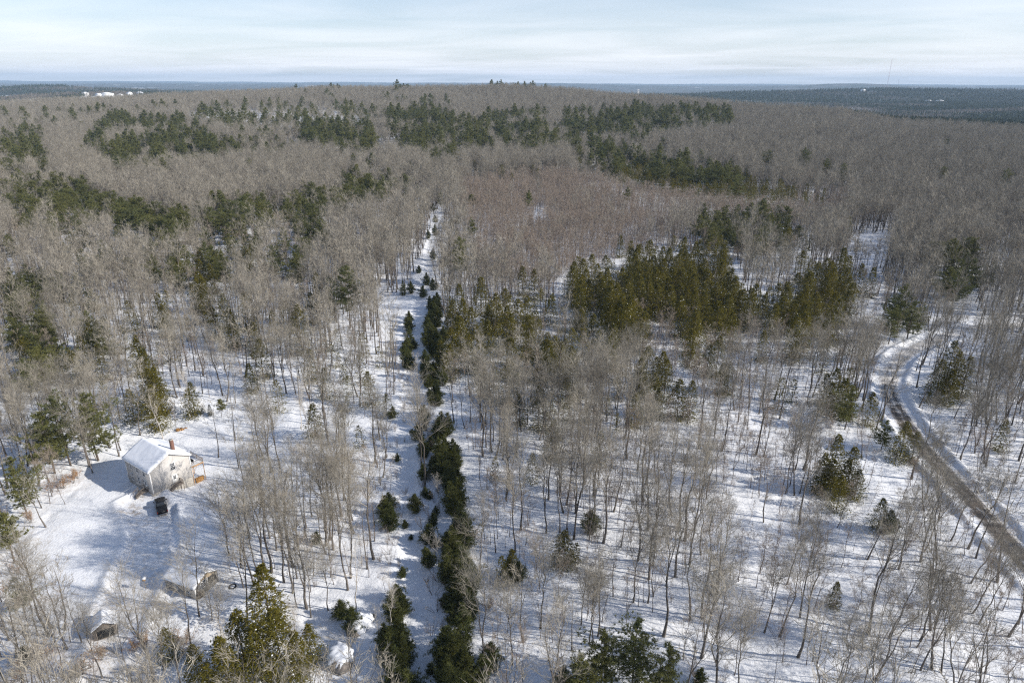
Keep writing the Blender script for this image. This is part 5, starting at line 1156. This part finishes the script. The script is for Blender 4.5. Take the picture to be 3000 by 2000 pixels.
# ------------------------------------------------------------------ far woods beyond the ridge (real trees, one mass)
def far_material(name, a, b, c):
    m, N, L, bs = nmat(name); p = geo_pos(N)
    f = noise(N, L, 0.09, 2, p); g = noise(N, L, 0.004, 3, p)
    L.new(mixrgb(N, L, ramp(N, L, g, 0.4, 0.6, 0, 0.6), mixrgb(N, L, ramp(N, L, f, 0.35, 0.65), a, b), c), bs.inputs['Base Color']); bs.inputs['Roughness'].default_value = 0.9; bs.inputs['Specular IOR Level'].default_value = 0.1
far_material('far_conifer', (0.030, 0.042, 0.022), (0.055, 0.066, 0.032), (0.04, 0.05, 0.03))
far_material('far_hardwood', (0.13, 0.112, 0.094), (0.19, 0.168, 0.14), (0.15, 0.13, 0.11))
def far_forest():
    r = np.random.default_rng(42); rows = []
    for y0, y1, s in ((850, 2000, 5.6), (2000, 3300, 9.0), (3300, 5200, 17.0)):
        X, Y = np.meshgrid(np.arange(-0.82 * y1, 0.82 * y1, s), np.arange(y0, y1, s)); X = X.ravel(); Y = Y.ravel()
        m = (np.abs(X) < 0.82 * Y + 60) & (Y > crest(X, Y) + 105); X, Y = X[m], Y[m]
        X = X + r.uniform(-.6, .6, X.size) * s; Y = Y + r.uniform(-.6, .6, X.size) * s; z = hgt(X, Y)
        v = visible(X, Y, z, 21, lag=120); X, Y, z = X[v], Y[v], z[v]
        rows.append(np.stack([X, Y, z, np.full(X.size, s)], 1))
    P = np.concatenate(rows); n = len(P)
    con = fbm(P[:, 0] / 320, P[:, 1] / 200, 61, 3) + 0.10 * sstep(2200, 3200, P[:, 1]) + r.normal(0, 0.055, n)
    px, py, fw = to_px(P[:, 0], P[:, 1], P[:, 2] + 15)
    con = con + np.where((px > 2150) & (py > 330) & (py < 410), 0.22, 0) + np.where((px > 1700) & (py > 262) & (py < 330), 0.06, 0)
    gap = (fbm(P[:, 0] / 500, P[:, 1] / 260, 67, 3) > 0.70) | (np.hypot((P[:, 0] + 2640) / 260, (P[:, 1] - 3650) / 200) < 1)
    for fx, fy in FAR_HOMES: gap |= (np.abs(P[:, 0] - fx) < 42) & (P[:, 1] - fy > -150) & (P[:, 1] - fy < 25)
    isc = (con > 0.53) & ~gap; ish = ~isc & ~gap
    o = None
    def grow(sel, tri_fn, name, mat, label):
        Q = P[sel]; T = tri_fn(Q); mb = MB(); mb.tris(T[:, 0], T[:, 1], T[:, 2]); ob = link(name, mb.mesh(name, mat)); tag(ob, label, None, None, 'stuff'); return len(Q), len(T)
    def cones(Q):
        m = len(Q); k = 9; h = r.uniform(13, 24, m) * np.where(Q[:, 3] > 12, 1.15, 1.0); w = h * r.uniform(0.13, 0.2, m) * (1 + 0.05 * Q[:, 3])
        a = r.uniform(0, 6.28, (m, 1)) + np.arange(k)[None] * 2.4; zc = h[:, None] * (0.35 + 0.6 * (np.arange(k)[None] + r.random((m, k))) / k); rad = w[:, None] * (1.15 - zc / h[:, None]) * r.uniform(0.8, 1.5, (m, k))
        c = np.stack([Q[:, 0, None] + 0 * a, Q[:, 1, None] + 0 * a, Q[:, 2, None] + zc], -1); d = np.stack([np.cos(a) * rad, np.sin(a) * rad, -0.12 * h[:, None] + 0 * a], -1); e = np.stack([np.cos(a + 1.2) * rad, np.sin(a + 1.2) * rad, -0.1 * h[:, None] + 0 * a], -1)
        t = c.copy(); t[..., 2] += 0.1 * h[:, None]; return np.stack([t, c + d, c + e], 2).reshape(-1, 3, 3)
    def domes(Q):
        m = len(Q); k = 11; h = r.uniform(12, 19, m); a = r.uniform(0, 6.28, (m, k)); zc = h[:, None] * r.uniform(0.35, 0.8, (m, k)); R = r.uniform(0.3, 2.0, (m, k)) * (1 + 0.06 * Q[:, 3, None])
        b = np.stack([Q[:, 0, None] + R * np.cos(a) * 0.5, Q[:, 1, None] + R * np.sin(a) * 0.5, Q[:, 2, None] + zc], -1); L = h[:, None] * r.uniform(0.18, 0.32, (m, k)); out = r.uniform(0.2, 0.7, (m, k))
        t = b + np.stack([np.cos(a) * out, np.sin(a) * out, np.sqrt(1 - out ** 2)], -1) * L[..., None]; ww = r.uniform(0.25, 0.55, (m, k)) * (1 + 0.06 * Q[:, 3, None]); s = np.stack([-np.sin(a) * ww, np.cos(a) * ww, 0 * a], -1); ph = r.uniform(0, 6.28, (m, k)); s = np.stack([np.cos(ph) * ww, np.sin(ph) * ww, 0.3 * ww], -1)
        return np.stack([b, t - s, t + s], 2).reshape(-1, 3, 3)
    print('FAR', grow(isc, cones, 'far_conifer_forest', 'far_conifer', 'dark conifer forest in the hazy lowland beyond the ridge'), grow(ish, domes, 'far_hardwood_forest', 'far_hardwood', 'grey leafless forest in the hazy lowland beyond the ridge'))
far_forest()

# ------------------------------------------------------------------ haze
def haze():
    mb = MB(); mb.box((0, 9000, -25), (36000, 26000, 550)); me = mb.mesh('haze', None)
    m = bpy.data.materials.new('haze'); m.use_nodes = True; N, L = m.node_tree.nodes, m.node_tree.links; N.clear(); out = N.new('ShaderNodeOutputMaterial'); v = N.new('ShaderNodeVolumePrincipled')
    v.inputs['Color'].default_value = (0.58, 0.78, 1.0, 1); v.inputs['Density'].default_value = HAZE_DENSITY; v.inputs['Anisotropy'].default_value = 0.0
    L.new(v.outputs[0], out.inputs['Volume']); me.materials.append(m); tag(link('haze', me), 'thin blue haze over the distant hills', None, None, 'stuff')
HAZE_DENSITY = 6.5e-5
haze()
